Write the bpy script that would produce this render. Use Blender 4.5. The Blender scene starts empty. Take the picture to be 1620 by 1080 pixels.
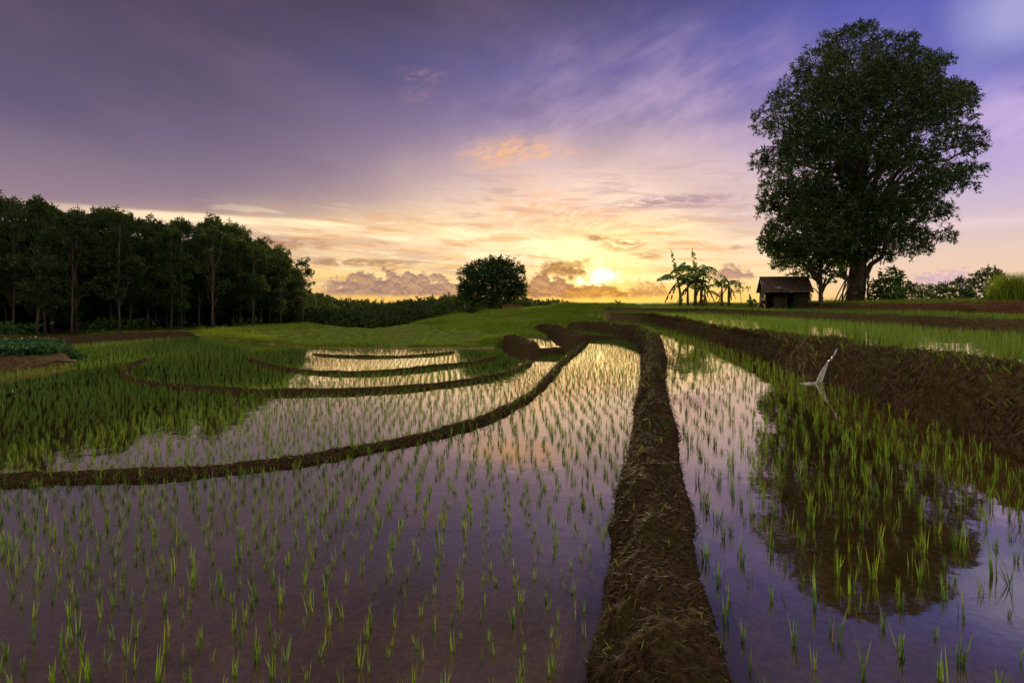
import bpy, math, random
import numpy as np
from math import radians as R_, sin, cos, atan2, pi
rng = np.random.default_rng(7)
random.seed(7)
sc = bpy.context.scene
COL = sc.collection

# ------------------------------------------------------------------ camera
K, PXC, YH, CAMZ = 900.0, 810.0, 476.0, 2.1      # focal length, principal column, horizon row (photo pixels), eye height
cam = bpy.data.objects.new('camera', bpy.data.cameras.new('camera'))
COL.objects.link(cam)
cam.location = (0, 0, CAMZ)
cam.rotation_euler = (R_(90), 0, 0)
cam.data.sensor_width = 36
cam.data.lens = 36 * K / 1620
cam.data.shift_y = -(540 - YH) / 1620
cam.data.clip_start, cam.data.clip_end = 0.1, 20000
sc.camera = cam
sc.view_settings.view_transform = 'Standard'
sc.view_settings.look = 'None'
sc.view_settings.exposure = 0.0
sc.view_settings.gamma = 1.0
sc.cycles.max_bounces = 8
sc.cycles.transparent_max_bounces = 12
sc.cycles.caustics_reflective = False
sc.cycles.caustics_refractive = False
sc.cycles.sample_clamp_indirect = 6
SUN_AZ, SUN_EL = math.degrees(math.atan(140 / K)), 2.6

# ------------------------------------------------------------------ node helpers
def lin(c):
    return tuple((v / 255 / 12.92 if v / 255 <= 0.04045 else ((v / 255 + 0.055) / 1.055) ** 2.4) for v in c) + (1.0,)

class G:
    """small expression layer over a node tree"""
    def __init__(s, nt): s.nt = nt
    def new(s, t, **kw):
        n = s.nt.nodes.new(t)
        for k, v in kw.items(): setattr(n, k, v)
        return n
    def put(s, sock, v):
        if isinstance(v, F): s.nt.links.new(v.o, sock)
        elif isinstance(v, bpy.types.NodeSocket): s.nt.links.new(v, sock)
        else: sock.default_value = v
    def math(s, op, a, b=0.0, c=0.0):
        n = s.new('ShaderNodeMath', operation=op)
        s.put(n.inputs[0], a); s.put(n.inputs[1], b)
        if op == 'MULTIPLY_ADD': s.put(n.inputs[2], c)
        return F(s, n.outputs[0])
    def smooth(s, lo, hi, x):
        n = s.new('ShaderNodeMapRange', interpolation_type='SMOOTHSTEP')
        s.put(n.inputs[0], x); s.put(n.inputs[1], lo); s.put(n.inputs[2], hi)
        return F(s, n.outputs[0])
    def noise(s, vec, scale=1.0, detail=4.0, rough=0.55, dist=0.0):
        n = s.new('ShaderNodeTexNoise')
        s.put(n.inputs['Vector'], vec); n.inputs['Scale'].default_value = scale
        n.inputs['Detail'].default_value = detail; n.inputs['Roughness'].default_value = rough
        n.inputs['Distortion'].default_value = dist
        return F(s, n.outputs[0])
    def vec(s, x, y, z=0.0):
        n = s.new('ShaderNodeCombineXYZ')
        s.put(n.inputs[0], x); s.put(n.inputs[1], y); s.put(n.inputs[2], z)
        return n.outputs[0]
    def mix(s, f, a, b, blend='MIX'):
        n = s.new('ShaderNodeMix', data_type='RGBA', blend_type=blend)
        s.put(n.inputs[0], f); s.put(n.inputs[6], a); s.put(n.inputs[7], b)
        return n.outputs[2]
    def ramp(s, x, stops):
        n = s.new('ShaderNodeValToRGB')
        e = n.color_ramp.elements
        while len(e) < len(stops): e.new(0.5)
        for i, (p, c) in enumerate(stops):
            e[i].position = p; e[i].color = c
        s.put(n.inputs[0], x)
        return n.outputs[0]

class F:
    def __init__(s, g, o): s.g, s.o = g, o
    def __add__(s, b): return s.g.math('ADD', s, b)
    __radd__ = __add__
    def __sub__(s, b): return s.g.math('SUBTRACT', s, b)
    def __rsub__(s, b): return s.g.math('SUBTRACT', b, s)
    def __mul__(s, b): return s.g.math('MULTIPLY', s, b)
    __rmul__ = __mul__
    def __truediv__(s, b): return s.g.math('DIVIDE', s, b)
    def abs(s): return s.g.math('ABSOLUTE', s)
    def pow(s, b): return s.g.math('POWER', s, b)
    def max(s, b): return s.g.math('MAXIMUM', s, b)
    def min(s, b): return s.g.math('MINIMUM', s, b)

def azel(px, py):
    u, v = (px - PXC) / K, (YH - py) / K
    return math.degrees(math.atan(u)), math.degrees(math.atan(v / math.sqrt(1 + u * u)))

# ------------------------------------------------------------------ world
def build_world():
    w = bpy.data.worlds.new('World'); sc.world = w
    w.use_nodes = True
    w.cycles.sampling_method = 'MANUAL'; w.cycles.sample_map_resolution = 256
    nt = w.node_tree; nt.nodes.clear()
    g = G(nt)
    tc = g.new('ShaderNodeTexCoord')
    sep = g.new('ShaderNodeSeparateXYZ'); nt.links.new(tc.outputs['Generated'], sep.inputs[0])
    X, Y, Z = (F(g, sep.outputs[i]) for i in range(3))
    az = g.math('ARCTAN2', X, Y) * (180 / pi)
    el = g.math('ARCSINE', Z) * (180 / pi)
    e = (el / 90.0).max(0.0)
    def rmp(st): return g.ramp(e, [(d / 90, lin(c)) for d, c in st])
    L = rmp([(0, (240, 184, 96)), (3, (250, 204, 136)), (5.5, (226, 182, 150)), (8, (152, 130, 144)), (14, (114, 100, 126)),
             (20, (92, 81, 106)), (28, (78, 65, 86)), (38, (68, 58, 72)), (90, (70, 66, 80))])
    S = rmp([(0, (255, 200, 80)), (2.5, (255, 222, 122)), (5, (255, 222, 160)), (8, (242, 208, 178)), (12, (202, 172, 178)),
             (17, (146, 128, 164)), (22, (100, 94, 146)), (26, (80, 74, 106)), (30, (77, 67, 80)), (38, (74, 63, 72)), (90, (75, 70, 85))])
    Rr = rmp([(0, (246, 208, 166)), (4, (234, 204, 188)), (8, (206, 186, 208)), (13, (174, 158, 218)), (19, (118, 118, 204)),
              (24, (97, 100, 186)), (27, (88, 82, 122)), (34, (80, 69, 84)), (90, (75, 70, 85))])
    c = g.mix(g.smooth(-30.0, 4.0, az), L, S)
    c = g.mix(g.smooth(10.0, 36.0, az), c, Rr)
    P = g.vec(az * 0.1, el * 0.1)                                   # cloud plane, ten degrees a unit
    Pw = g.vec(az * 0.1, el * 0.45)                                 # stretched sideways
    warp = g.noise(P, 1.6, 3, 0.6) - 0.5
    def band(lo0, lo1, hi0, hi1, x): return g.smooth(lo0, lo1, x) * (1.0 - g.smooth(hi0, hi1, x))
    def ell(px, py, rx, ry, soft=0.6, rot=0.0):
        a, b = azel(px, py); k = 180 / pi / K * cos(R_(a)) ** 2
        da, db = (az - a) / (rx * k), (el - b) / (ry * k / max(cos(R_(a)), .5))
        if rot:
            ux, uy = (az - a) / k, (b - el) / k * max(cos(R_(a)), .5)
            da, db = (ux * cos(rot) + uy * sin(rot)) / rx, (uy * cos(rot) - ux * sin(rot)) / ry
        r = (da * da + db * db).pow(0.5)
        return 1.0 - g.smooth(1.0 - soft, 1.0 + soft, r + warp * 0.8)
    # soft tonal drift of the high cloud deck
    drift = g.noise(g.vec(az * 0.045 + el * 0.05, el * 0.09), 1.0, 4, 0.5)
    c = g.mix(g.smooth(0.42, 0.68, drift) * 0.28 * g.smooth(7.0, 14.0, el), c, lin((136, 112, 146)))
    c = g.mix((1.0 - g.smooth(0.3, 0.5, drift)) * 0.3 * g.smooth(8.0, 14.0, el), c, lin((70, 66, 112)))
    # clear blue-violet opening high on the right
    c = g.mix(ell(1230, 60, 330, 150, .9) * 0.5, c, lin((80, 84, 168)))
    # white veil of cirrus right of centre, fanning out
    fan = g.noise(g.vec((az + el * 0.9) * 0.07, (el - az * 0.45) * 0.22), 1.5, 5, 0.58, 0.15)
    c = g.mix(ell(1050, 230, 260, 130, .8) * (g.smooth(0.30, 0.75, fan) * 0.5 + 0.15), c, lin((206, 178, 206)))
    c = g.mix(ell(1600, 190, 120, 55, .7) * g.smooth(0.35, 0.62, fan) * 0.75, c, lin((205, 180, 222)))
    c = g.mix(ell(1610, 20, 90, 50, .9) * 0.55, c, lin((200, 196, 236)))
    c = g.mix(ell(1560, 352, 90, 9, .8) * 0.6, c, lin((240, 212, 220)))
    c = g.mix(ell(965, 352, 250, 95, .98) * 0.6, c, (1.2, 0.90, 0.60, 1))
    c = g.mix(ell(660, 400, 290, 52, .98) * 0.6, c, (1.15, 0.80, 0.38, 1))
    # grey deck with a lit lower rim on the left
    elc = 7.55 - g.smooth(-20.0, 4.0, az) * 3.0 + warp * 0.5
    leftm = 1.0 - g.smooth(-9.0, 6.0, az)
    under = leftm * band(-9.0, -1.6, -.5, 0.35, el - elc)
    streak = g.noise(g.vec(az * 0.05, (el + az * 0.03) * 0.55), 1.3, 5, 0.55, 0.3)
    c = g.mix(under * g.smooth(0.36, 0.62, streak) * 0.55, c, lin((152, 140, 168)))
    rim = band(-1.35, -0.35, -0.1, 0.3, el - elc) * (1.0 - g.smooth(0.0, 9.0, az)) * g.smooth(-44.0, -30.0, az)
    c = g.mix(rim * 0.9, c, (1.2, 0.90, 0.58, 1))
    rim2 = band(-4.4, -3.2, -2.8, -2.2, el - elc + (az + 20.0) * 0.05 + warp * 1.2) * band(-24.0, -14.0, 2.0, 12.0, az)
    c = g.mix(rim2 * 0.8 * g.smooth(0.3, 0.5, streak), c, lin((255, 226, 165)))
    c = g.mix(ell(640, 385, 240, 34, .8) * 0.45, c, lin((250, 206, 160)))
    # bright gap with its slanting edge to the right of the sun
    c = g.mix(ell(1150, 330, 110, 34, .9, .35) * 0.5, c, lin((194, 166, 178)))
    c = g.mix(ell(975, 318, 75, 20, .9) * 0.7, c, lin((255, 226, 206)))
    c = g.mix(ell(1040, 344, 90, 13, .95, .40) * 0.45, c, lin((255, 232, 196)))
    c = g.mix(ell(1000, 372, 120, 26, .9) * 0.55, c, lin((255, 218, 150)))
    c = g.mix(ell(850, 388, 130, 15, .9, .12) * 0.8 * g.smooth(0.25, 0.5, streak), c, (1.3, 1.03, 0.62, 1))
    c = g.mix(ell(938, 402, 64, 30, .9) * 0.9 * g.smooth(0.25, 0.5, fan), c, (1.5, 1.2, 0.62, 1))
    c = g.mix(ell(990, 436, 80, 5, .9) * 0.7, c, (1.15, 0.85, 0.35, 1))
    st2 = g.noise(g.vec(az * 0.11 + el * 0.05, (el + az * 0.045) * 0.85), 1.5, 5, 0.62, 0.35)
    low = band(0.4, 2.2, 6.0, 10.5, el) * band(-34.0, -22.0, 16.0, 30.0, az)
    c = g.mix(low * g.smooth(0.50, 0.64, st2) * 0.62, c, lin((226, 160, 98)))
    c = g.mix(low * (1.0 - g.smooth(0.36, 0.47, st2)) * 0.5, c, (1.35, 1.08, 0.66, 1))
    c = g.mix(band(6.5, 9.0, 11.0, 15.0, el) * band(-12.0, 0.0, 18.0, 27.0, az) * g.smooth(0.47, 0.64, st2) * 0.5, c, lin((188, 152, 160)))
    # peach mackerel cloudlets
    mk = g.noise(g.vec((az + el * 0.6) * 0.5, (el - az * 0.28) * 1.5), 1.0, 5, 0.62, 0.5)
    for px, py, rx, ry, k in ((805, 240, 62, 19, .9), (880, 243, 50, 8, .6), (830, 282, 50, 14, .35), (840, 322, 60, 18, .7), (905, 346, 95, 22, .75), (664, 120, 34, 10, .5), (660, 150, 26, 11, .4)):
        c = g.mix(ell(px, py, rx, ry, .8, -.12 if px < 830 and py > 200 else .0) * g.smooth(0.34, 0.66, mk) * k, c, lin((250, 190, 140)) if py > 200 else lin((176, 130, 150)))
    # grey streaks and small dark cloudlets
    tex = g.smooth(0.36, 0.56, g.noise(g.vec(az * 0.7, el * 2.2), 0.9, 4, 0.6, .4))
    for px, py, rx, ry, k, col in ((1060, 318, 95, 9, .75, (172, 140, 152)), (560, 415, 115, 6, .85, (178, 132, 98)), (455, 386, 60, 9, .8, (180, 128, 96)), (1330, 330, 60, 6, .5, (190, 160, 180)),
                                   (942, 377, 18, 5, .9, (170, 118, 92)), (985, 388, 34, 9, .85, (170, 120, 90)), (885, 420, 42, 7, .9, (150, 105, 72)), (905, 428, 22, 7, .9, (140, 98, 72)), (1018, 404, 26, 5, .7, (170, 122, 90)),
                                   (1165, 392, 10, 4, .6, (190, 140, 110)), (930, 412, 10, 5, .8, (150, 100, 60))):
        c = g.mix(ell(px, py, rx, ry, .6) * tex * k, c, lin(col))
    # sun glow and core
    a0, b0 = SUN_AZ, SUN_EL - .1
    da, db = (az - a0) * 0.72, el - b0
    r = (da * da + db * db).pow(0.5)
    glow = (1.0 - g.smooth(0.0, 7.0, r)).pow(2.0)
    c = g.mix(glow * 0.55, c, (1.25, 0.92, 0.26, 1))
    hor = (1.0 - g.smooth(0.0, 2.2, el)) * (1.0 - g.smooth(6.0, 30.0, (az - a0).abs()))
    c = g.mix(hor * 0.8, c, (1.15, 0.68, 0.12, 1))
    pf = g.noise(P, 7.0, 5, 0.62) - 0.5
    pf2 = g.noise(g.vec(az * 0.1, el * 0.1 + 0.02), 7.0, 4, 0.55) - 0.5
    core = (1.0 - g.smooth(0.0, 2.0, r + warp * 4.0 + (pf * 5.0))).pow(2.0)
    # cumulus bank over the horizon
    shade = g.smooth(-.02, 0.16, pf2 - pf + 0.06)
    def cumulus(c, px0, px1, ybase, ytop, col, litc, k=1.0):
        a0_, eb = azel((px0 + px1) / 2, ybase); _, et = azel((px0 + px1) / 2, ytop)
        wd = (azel(px1, ybase)[0] - azel(px0, ybase)[0]) / 2
        q = ((az - a0_) / wd).abs()
        hgt = (et - eb) * (1.0 - q * q * q * 0.8)
        top = el - eb - hgt + pf * 2.6 * (et - eb + 0.4) * -0.8
        m = (1.0 - g.smooth(-0.55, 0.18, top)) * g.smooth(-0.35, 0.2, el - eb + pf * 0.9) * (1.0 - g.smooth(0.8, 1.05, q + pf))
        cc = g.mix(shade, lin(col), lin(litc))
        return g.mix(m * k, c, cc)
    c = g.mix(core, c, (2.6, 2.3, 1.5, 1))
    c = g.mix(((1.0 - g.smooth(.2, 1.1, r)) * 0.8).max(0.0), c, (1.9, 1.6, .9, 1))
    c = cumulus(c, 500, 745, 466, 430, (148, 118, 112), (196, 154, 126), .92)
    c = cumulus(c, 806, 922, 470, 432, (138, 106, 92), (196, 148, 104), .95)
    c = cumulus(c, 880, 1005, 470, 449, (146, 102, 66), (206, 150, 70), .9)
    c = cumulus(c, 850, 932, 434, 413, (140, 98, 72), (196, 146, 84), .85)
    c = cumulus(c, 990, 1062, 468, 448, (160, 118, 84), (206, 158, 98), .85)
    c = cumulus(c, 1128, 1196, 440, 420, (158, 122, 120), (190, 150, 130), .9)
    c = cumulus(c, 1430, 1570, 450, 426, (196, 164, 186), (238, 200, 200), .8)
    # sky overhead and behind the viewer: out of view, brightened to add light on the fields
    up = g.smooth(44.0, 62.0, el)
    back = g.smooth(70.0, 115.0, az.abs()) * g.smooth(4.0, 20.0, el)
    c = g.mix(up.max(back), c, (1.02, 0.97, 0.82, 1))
    sky = g.new('ShaderNodeTexSky', sky_type='NISHITA', sun_disc=False)
    sky.sun_elevation, sky.sun_rotation = R_(SUN_EL), R_(SUN_AZ)
    bg1 = g.new('ShaderNodeBackground'); nt.links.new(sky.outputs[0], bg1.inputs[0]); bg1.inputs[1].default_value = 0.004
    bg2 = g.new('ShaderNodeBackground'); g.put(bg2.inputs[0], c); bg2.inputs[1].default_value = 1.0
    ad = g.new('ShaderNodeAddShader'); nt.links.new(bg1.outputs[0], ad.inputs[0]); nt.links.new(bg2.outputs[0], ad.inputs[1])
    out = g.new('ShaderNodeOutputWorld'); nt.links.new(ad.outputs[0], out.inputs[0])
build_world()
sun = bpy.data.objects.new('sun', bpy.data.lights.new('sun', 'SUN'))
COL.objects.link(sun)
sun.data.energy, sun.data.angle, sun.data.color = 4.5, R_(1), (1.0, 0.74, 0.42)
sun.rotation_euler = (R_(90 - SUN_EL), 0, R_(180 - SUN_AZ))
# ====PART2
# ------------------------------------------------------------------ numpy helpers
def vnoise(p):
    p = np.asarray(p, float)
    i = np.floor(p).astype(np.int64); f = p - i
    f = f * f * (3 - 2 * f)
    def h(dx, dy, dz):
        n = (i[:, 0] + dx) * 374761393 + (i[:, 1] + dy) * 668265263 + (i[:, 2] + dz) * 2147483647
        n = (n ^ (n >> 13)) * 1274126177
        n = (n ^ (n >> 16)) & 0xFFFFFF
        return n / float(0xFFFFFF)
    def lx(dy, dz): return h(0, dy, dz) * (1 - f[:, 0]) + h(1, dy, dz) * f[:, 0]
    def ly(dz): return lx(0, dz) * (1 - f[:, 1]) + lx(1, dz) * f[:, 1]
    return (ly(0) * (1 - f[:, 2]) + ly(1) * f[:, 2]) * 2 - 1

def fbm(p, octaves=4, gain=0.5):
    a, t, q = 1.0, 0.0, np.asarray(p, float)
    for k in range(octaves):
        t = t + a * vnoise(q + 17.3 * k); q = q * 2.03; a *= gain
    return t

def sstep(a, b, x):
    t = np.clip((x - a) / (b - a), 0, 1)
    return t * t * (3 - 2 * t)

def plan(px, py, level):                      # where a sight line meets the horizontal plane at that level
    z = K * (CAMZ - level) / (py - YH)
    return np.array([(px - PXC) / K * z, z])

def at(px, py, dist):                         # a point at a chosen distance from the viewer
    return np.array([(px - PXC) / K * dist, dist, CAMZ - (py - YH) / K * dist])

def line(pts, level): return np.array([plan(x, y, level) for x, y in pts])

def resample_at(P, d, s):
    P = np.asarray(P, float)
    k = np.clip(np.searchsorted(d, s, 'right') - 1, 0, len(P) - 2)
    h = (d[k + 1] - d[k])[:, None]; t = ((s - d[k]) / (d[k + 1] - d[k]))[:, None]
    m = np.gradient(P, d, axis=0)
    return (2*t**3 - 3*t**2 + 1)*P[k] + (t**3 - 2*t**2 + t)*m[k]*h + (-2*t**3 + 3*t**2)*P[k + 1] + (t**3 - t**2)*m[k + 1]*h

def resample(P, s):                           # polyline by its own length, at fractions s, gently rounded
    P = np.asarray(P, float)
    d = np.r_[0, np.cumsum(np.linalg.norm(np.diff(P[:, :2], axis=0), axis=1))]; d /= d[-1]
    # Catmull-Rom through the points
    out = np.empty((len(s), P.shape[1]))
    k = np.clip(np.searchsorted(d, s, 'right') - 1, 0, len(P) - 2)
    t = ((s - d[k]) / np.maximum(d[k + 1] - d[k], 1e-9))[:, None]
    h = (d[k + 1] - d[k])[:, None]
    m = np.gradient(P, d, axis=0)
    p0, p1, m0, m1 = P[k], P[k + 1], m[k] * h, m[k + 1] * h
    return (2*t**3 - 3*t**2 + 1)*p0 + (t**3 - 2*t**2 + t)*m0 + (-2*t**3 + 3*t**2)*p1 + (t**3 - t**2)*m1

def seg_dist(Q, poly, closed=True):
    P = np.asarray(poly); n = len(P)
    best = np.full(len(Q), 1e9)
    for i in range(n if closed else n - 1):
        a, b = P[i], P[(i + 1) % n]; ab = b - a
        t = np.clip(((Q - a) @ ab) / max(ab @ ab, 1e-12), 0, 1)
        best = np.minimum(best, np.hypot(*(Q - a - t[:, None] * ab).T))
    return best

def inside(Q, poly):
    P = np.asarray(poly); r = np.zeros(len(Q), bool); n = len(P)
    x, y = Q[:, 0], Q[:, 1]
    for i in range(n):
        (x0, y0), (x1, y1) = P[i], P[(i + 1) % n]
        if y0 == y1: continue
        c = (y0 > y) != (y1 > y)
        r ^= c & (x < (x1 - x0) * (y - y0) / (y1 - y0) + x0)
    return r

class Geo:
    """collects vertices and faces (numpy) for one mesh"""
    def __init__(s): s.v, s.q, s.t, s.n, s.a = [], [], [], 0, []
    def add(s, v, quads=None, tris=None, var=0.0):
        v = np.asarray(v, float).reshape(-1, 3)
        if quads is not None and len(quads): s.q.append(np.asarray(quads).reshape(-1, 4) + s.n)
        if tris is not None and len(tris): s.t.append(np.asarray(tris).reshape(-1, 3) + s.n)
        s.v.append(v); s.n += len(v)
        s.a.append(np.broadcast_to(np.asarray(var, float), (len(v),)))
        return s
    def mesh(s, name, mat, smooth=False):
        me = bpy.data.meshes.new(name)
        V = np.concatenate(s.v); A = np.concatenate(s.a)
        q = np.concatenate(s.q) if s.q else np.zeros((0, 4), int)
        t = np.concatenate(s.t) if s.t else np.zeros((0, 3), int)
        me.vertices.add(len(V)); me.vertices.foreach_set('co', V.astype(np.float32).ravel())
        me.loops.add(q.size + t.size)
        me.loops.foreach_set('vertex_index', np.r_[q.ravel(), t.ravel()].astype(np.int32))
        me.polygons.add(len(q) + len(t))
        st = np.r_[np.arange(len(q)) * 4, q.size + np.arange(len(t)) * 3].astype(np.int32)
        me.polygons.foreach_set('loop_start', st)
        me.polygons.foreach_set('loop_total', np.r_[np.full(len(q), 4), np.full(len(t), 3)].astype(np.int32))
        if smooth: me.polygons.foreach_set('use_smooth', np.ones(len(q) + len(t), bool))
        me.update(calc_edges=True)
        at_ = me.attributes.new('var', 'FLOAT', 'POINT'); at_.data.foreach_set('value', A.astype(np.float32))
        me.materials.append(mat)
        return me

def put(name, mesh, parent=None, loc=None, label=None, cat=None, group=None, kind=None):
    o = bpy.data.objects.new(name, mesh); COL.objects.link(o)
    if parent is not None: o.parent = parent
    if loc is not None: o.location = loc
    for k, v in (('label', label), ('category', cat), ('group', group), ('kind', kind)):
        if v: o[k] = v
    return o

def thing(name, loc, label, cat, group=None, rotz=0.0):
    o = put(name, None, None, loc, label, cat, group)
    o.rotation_euler = (0, 0, rotz); o.empty_display_size = .2
    return o

def copy_tree(root, loc, rotz=0.0, scale=1.0, label=None, group=None):
    def cp(o, parent):
        c = o.copy(); COL.objects.link(c)
        if parent is not None: c.parent = parent
        for ch in [k for k in ALL_KIDS.get(o.name, [])]: cp(ch, c)
        return c
    r = cp(root, None)
    r.location, r.rotation_euler, r.scale = loc, (0, 0, rotz), (scale,) * 3
    if label: r['label'] = label
    if group: r['group'] = group
    return r
ALL_KIDS = {}
def kid(parent, name, mesh, loc=None, label=None):
    o = put(name, mesh, parent, loc, label)
    ALL_KIDS.setdefault(parent.name, []).append(o)
    return o

def tube(points, radii, n=8, cap=True):
    P = np.asarray(points, float); m = len(P)
    r = np.broadcast_to(np.asarray(radii, float), (m,))
    T = np.gradient(P, axis=0); T /= np.linalg.norm(T, axis=1)[:, None] + 1e-12
    ref = np.where(np.abs(T[:, 2:3]) > .9, [[1., 0, 0]], [[0, 0, 1.]])
    U = np.cross(T, ref); U /= np.linalg.norm(U, axis=1)[:, None]
    W = np.cross(T, U)
    a = np.arange(n) / n * 2 * pi
    V = P[:, None] + r[:, None, None] * (np.cos(a)[None, :, None] * U[:, None] + np.sin(a)[None, :, None] * W[:, None])
    i, j = np.meshgrid(np.arange(m - 1), np.arange(n), indexing='ij'); j2 = (j + 1) % n
    Q = np.stack([i * n + j, i * n + j2, (i + 1) * n + j2, (i + 1) * n + j], -1).reshape(-1, 4)
    V = V.reshape(-1, 3); tr = []
    if cap:
        V = np.vstack([V, P[0], P[-1]])
        for k in range(n): tr += [[m * n, (k + 1) % n, k], [m * n + 1, (m - 1) * n + k, (m - 1) * n + (k + 1) % n]]
    return V, Q, np.array(tr, int).reshape(-1, 3)

def boxv(c, s, rot=None):
    d = np.array([[x, y, z] for x in (-.5, .5) for y in (-.5, .5) for z in (-.5, .5)]) * s
    if rot is not None: d = d @ np.asarray(rot).T
    return d + c, np.array([[0, 1, 3, 2], [4, 6, 7, 5], [0, 4, 5, 1], [2, 3, 7, 6], [0, 2, 6, 4], [1, 5, 7, 3]])

def unit(v): return v / (np.linalg.norm(v, axis=-1, keepdims=True) + 1e-12)

def leaves(base, direc, length, width, roll=None, fold=0.0):
    """one kite-shaped leaf per row: base point, pointing direction, length, width"""
    n = len(base); D = unit(direc)
    rv = rng.normal(size=(n, 3)) if roll is None else roll
    S = unit(np.cross(D, rv)); Nn = np.cross(S, D)
    L = np.broadcast_to(length, (n,))[:, None]; Wd = np.broadcast_to(width, (n,))[:, None]
    mid = base + D * L * .45 + Nn * L * fold
    V = np.stack([base, mid + S * Wd * .5, base + D * L, mid - S * Wd * .5], 1).reshape(-1, 3)
    Q = np.arange(n * 4).reshape(-1, 4)
    return V, Q

# ------------------------------------------------------------------ materials
def material(name):
    m = bpy.data.materials.new(name); m.use_nodes = True
    m.node_tree.nodes.clear()
    g = G(m.node_tree)
    out = g.new('ShaderNodeOutputMaterial')
    return m, g, out

def var(g):
    a = g.new('ShaderNodeAttribute', attribute_name='var')
    return F(g, a.outputs['Fac'])

def leaf_mat(name, dark, light, trans=0.35, gloss=0.03, rough=0.4, tcol=None):
    m, g, out = material(name)
    oi = g.new('ShaderNodeObjectInfo')
    v = var(g) + (F(g, oi.outputs['Random']) - 0.5) * 0.25
    c = g.mix(v.min(1.0), dark + (1,), light + (1,))
    if name == 'rice_leaf': c = g.mix(g.smooth(1.15, 1.3, v), c, (.26, .19, .05, 1))
    d = g.new('ShaderNodeBsdfDiffuse'); g.put(d.inputs[0], c)
    t = g.new('ShaderNodeBsdfTranslucent'); g.put(t.inputs[0], g.mix(0.5, c, (tcol or light) + (1,)))
    mx = g.new('ShaderNodeMixShader'); mx.inputs[0].default_value = trans
    m.node_tree.links.new(d.outputs[0], mx.inputs[1]); m.node_tree.links.new(t.outputs[0], mx.inputs[2])
    gl = g.new('ShaderNodeBsdfGlossy'); gl.inputs['Roughness'].default_value = rough
    m2 = g.new('ShaderNodeMixShader'); m2.inputs[0].default_value = gloss
    m.node_tree.links.new(mx.outputs[0], m2.inputs[1]); m.node_tree.links.new(gl.outputs[0], m2.inputs[2])
    m.node_tree.links.new(m2.outputs[0], out.inputs[0])
    return m

def bump(g, h, strength=0.5, dist=0.02):
    b = g.new('ShaderNodeBump'); b.inputs['Strength'].default_value = strength; b.inputs['Distance'].default_value = dist
    g.put(b.inputs['Height'], h)
    return b.outputs[0]

def surf_mat(name, build, rough=0.85, spec=0.25):
    """build(g, position) -> (colour socket, bump height, bump distance)"""
    m, g, out = material(name)
    geo = g.new('ShaderNodeNewGeometry'); tc = g.new('ShaderNodeTexCoord')
    col, h, dist = build(g, tc.outputs['Object'])
    p = g.new('ShaderNodeBsdfPrincipled')
    g.put(p.inputs['Base Color'], col); g.put(p.inputs['Roughness'], rough)
    p.inputs['Specular IOR Level'].default_value = spec
    if h is not None: m.node_tree.links.new(bump(g, h, 0.9, dist), p.inputs['Normal'])
    m.node_tree.links.new(p.outputs[0], out.inputs[0])
    return m

def mud_build(dark, mid, moss, mossk, fine=28.0):
    def b(g, pos):
        n1 = g.noise(pos, fine, 5, 0.7); n2 = g.noise(pos, 1.7, 4, 0.6); n3 = g.noise(pos, 7.0, 3, 0.6)
        c = g.mix(g.smooth(0.3, 0.72, n1), dark + (1,), mid + (1,))
        c = g.mix(g.smooth(0.45, 0.7, n2 + (n3 - 0.5) * 0.5) * mossk, c, moss + (1,))
        return c, n1 + n3 * 0.6, 0.03
    return b
M_BUND = surf_mat('matted_mud', mud_build((.010, .0055, .0035), (.074, .040, .021), (.034, .036, .008), .7), 1.0, .03)
M_BANK = surf_mat('terrace_mud', mud_build((.020, .011, .006), (.135, .078, .042), (.072, .060, .016), .6, 18.0), 1.0, .03)
M_RED = surf_mat('red_earth', mud_build((.040, .017, .010), (.135, .058, .030), (.06, .045, .015), .6, 9.0), 1.0, .03)
def ground_build(g, pos):
    n1 = g.noise(pos, 3.0, 6, .65); n2 = g.noise(pos, .25, 4, .6); n3 = g.noise(pos, 22.0, 4, .6)
    mud = g.mix(g.smooth(.35, .7, n3 * .6 + n1 * .4), (.100, .064, .033, 1), (.310, .205, .108, 1))
    gr = g.mix(g.smooth(.35, .65, n1), (.046, .066, .009, 1), (.135, .170, .022, 1))
    gr = g.mix(g.smooth(.5, .72, n2) * .7, gr, (.105, .085, .030, 1))
    c = g.mix(var(g), gr, mud)
    return c, n1 + n3 * .5, .05
M_GROUND = surf_mat('ground_soil', ground_build, 1.0, .03)

def water_material():
    m, g, out = material('paddy_water')
    tc = g.new('ShaderNodeTexCoord')
    n1 = g.noise(tc.outputs['Object'], 5.0, 2, .5); n2 = g.noise(tc.outputs['Object'], 0.9, 2, .5)
    bm = bump(g, n1 * .25 + n2, .35, .012)
    fr = g.new('ShaderNodeFresnel'); fr.inputs['IOR'].default_value = 1.45
    m.node_tree.links.new(bm, fr.inputs['Normal'])
    gl = g.new('ShaderNodeBsdfGlossy'); gl.inputs['Roughness'].default_value = 0.03
    gl.inputs['Color'].default_value = (1.0, .92, .74, 1)
    m.node_tree.links.new(bm, gl.inputs['Normal'])
    tr = g.new('ShaderNodeBsdfTransparent'); tr.inputs[0].default_value = (.78, .68, .56, 1)
    f = (F(g, fr.outputs[0]) * 1.5 + 0.21).min(0.97)
    mx = g.new('ShaderNodeMixShader'); g.put(mx.inputs[0], f)
    m.node_tree.links.new(tr.outputs[0], mx.inputs[1]); m.node_tree.links.new(gl.outputs[0], mx.inputs[2])
    m.node_tree.links.new(mx.outputs[0], out.inputs[0])
    return m
M_WATER = water_material()
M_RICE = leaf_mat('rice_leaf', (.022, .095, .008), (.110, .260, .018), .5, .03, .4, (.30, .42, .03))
M_GRASS = leaf_mat('grass_blade', (.085, .145, .009), (.270, .330, .024), .4, .01, .5, (.20, .26, .03))
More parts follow.
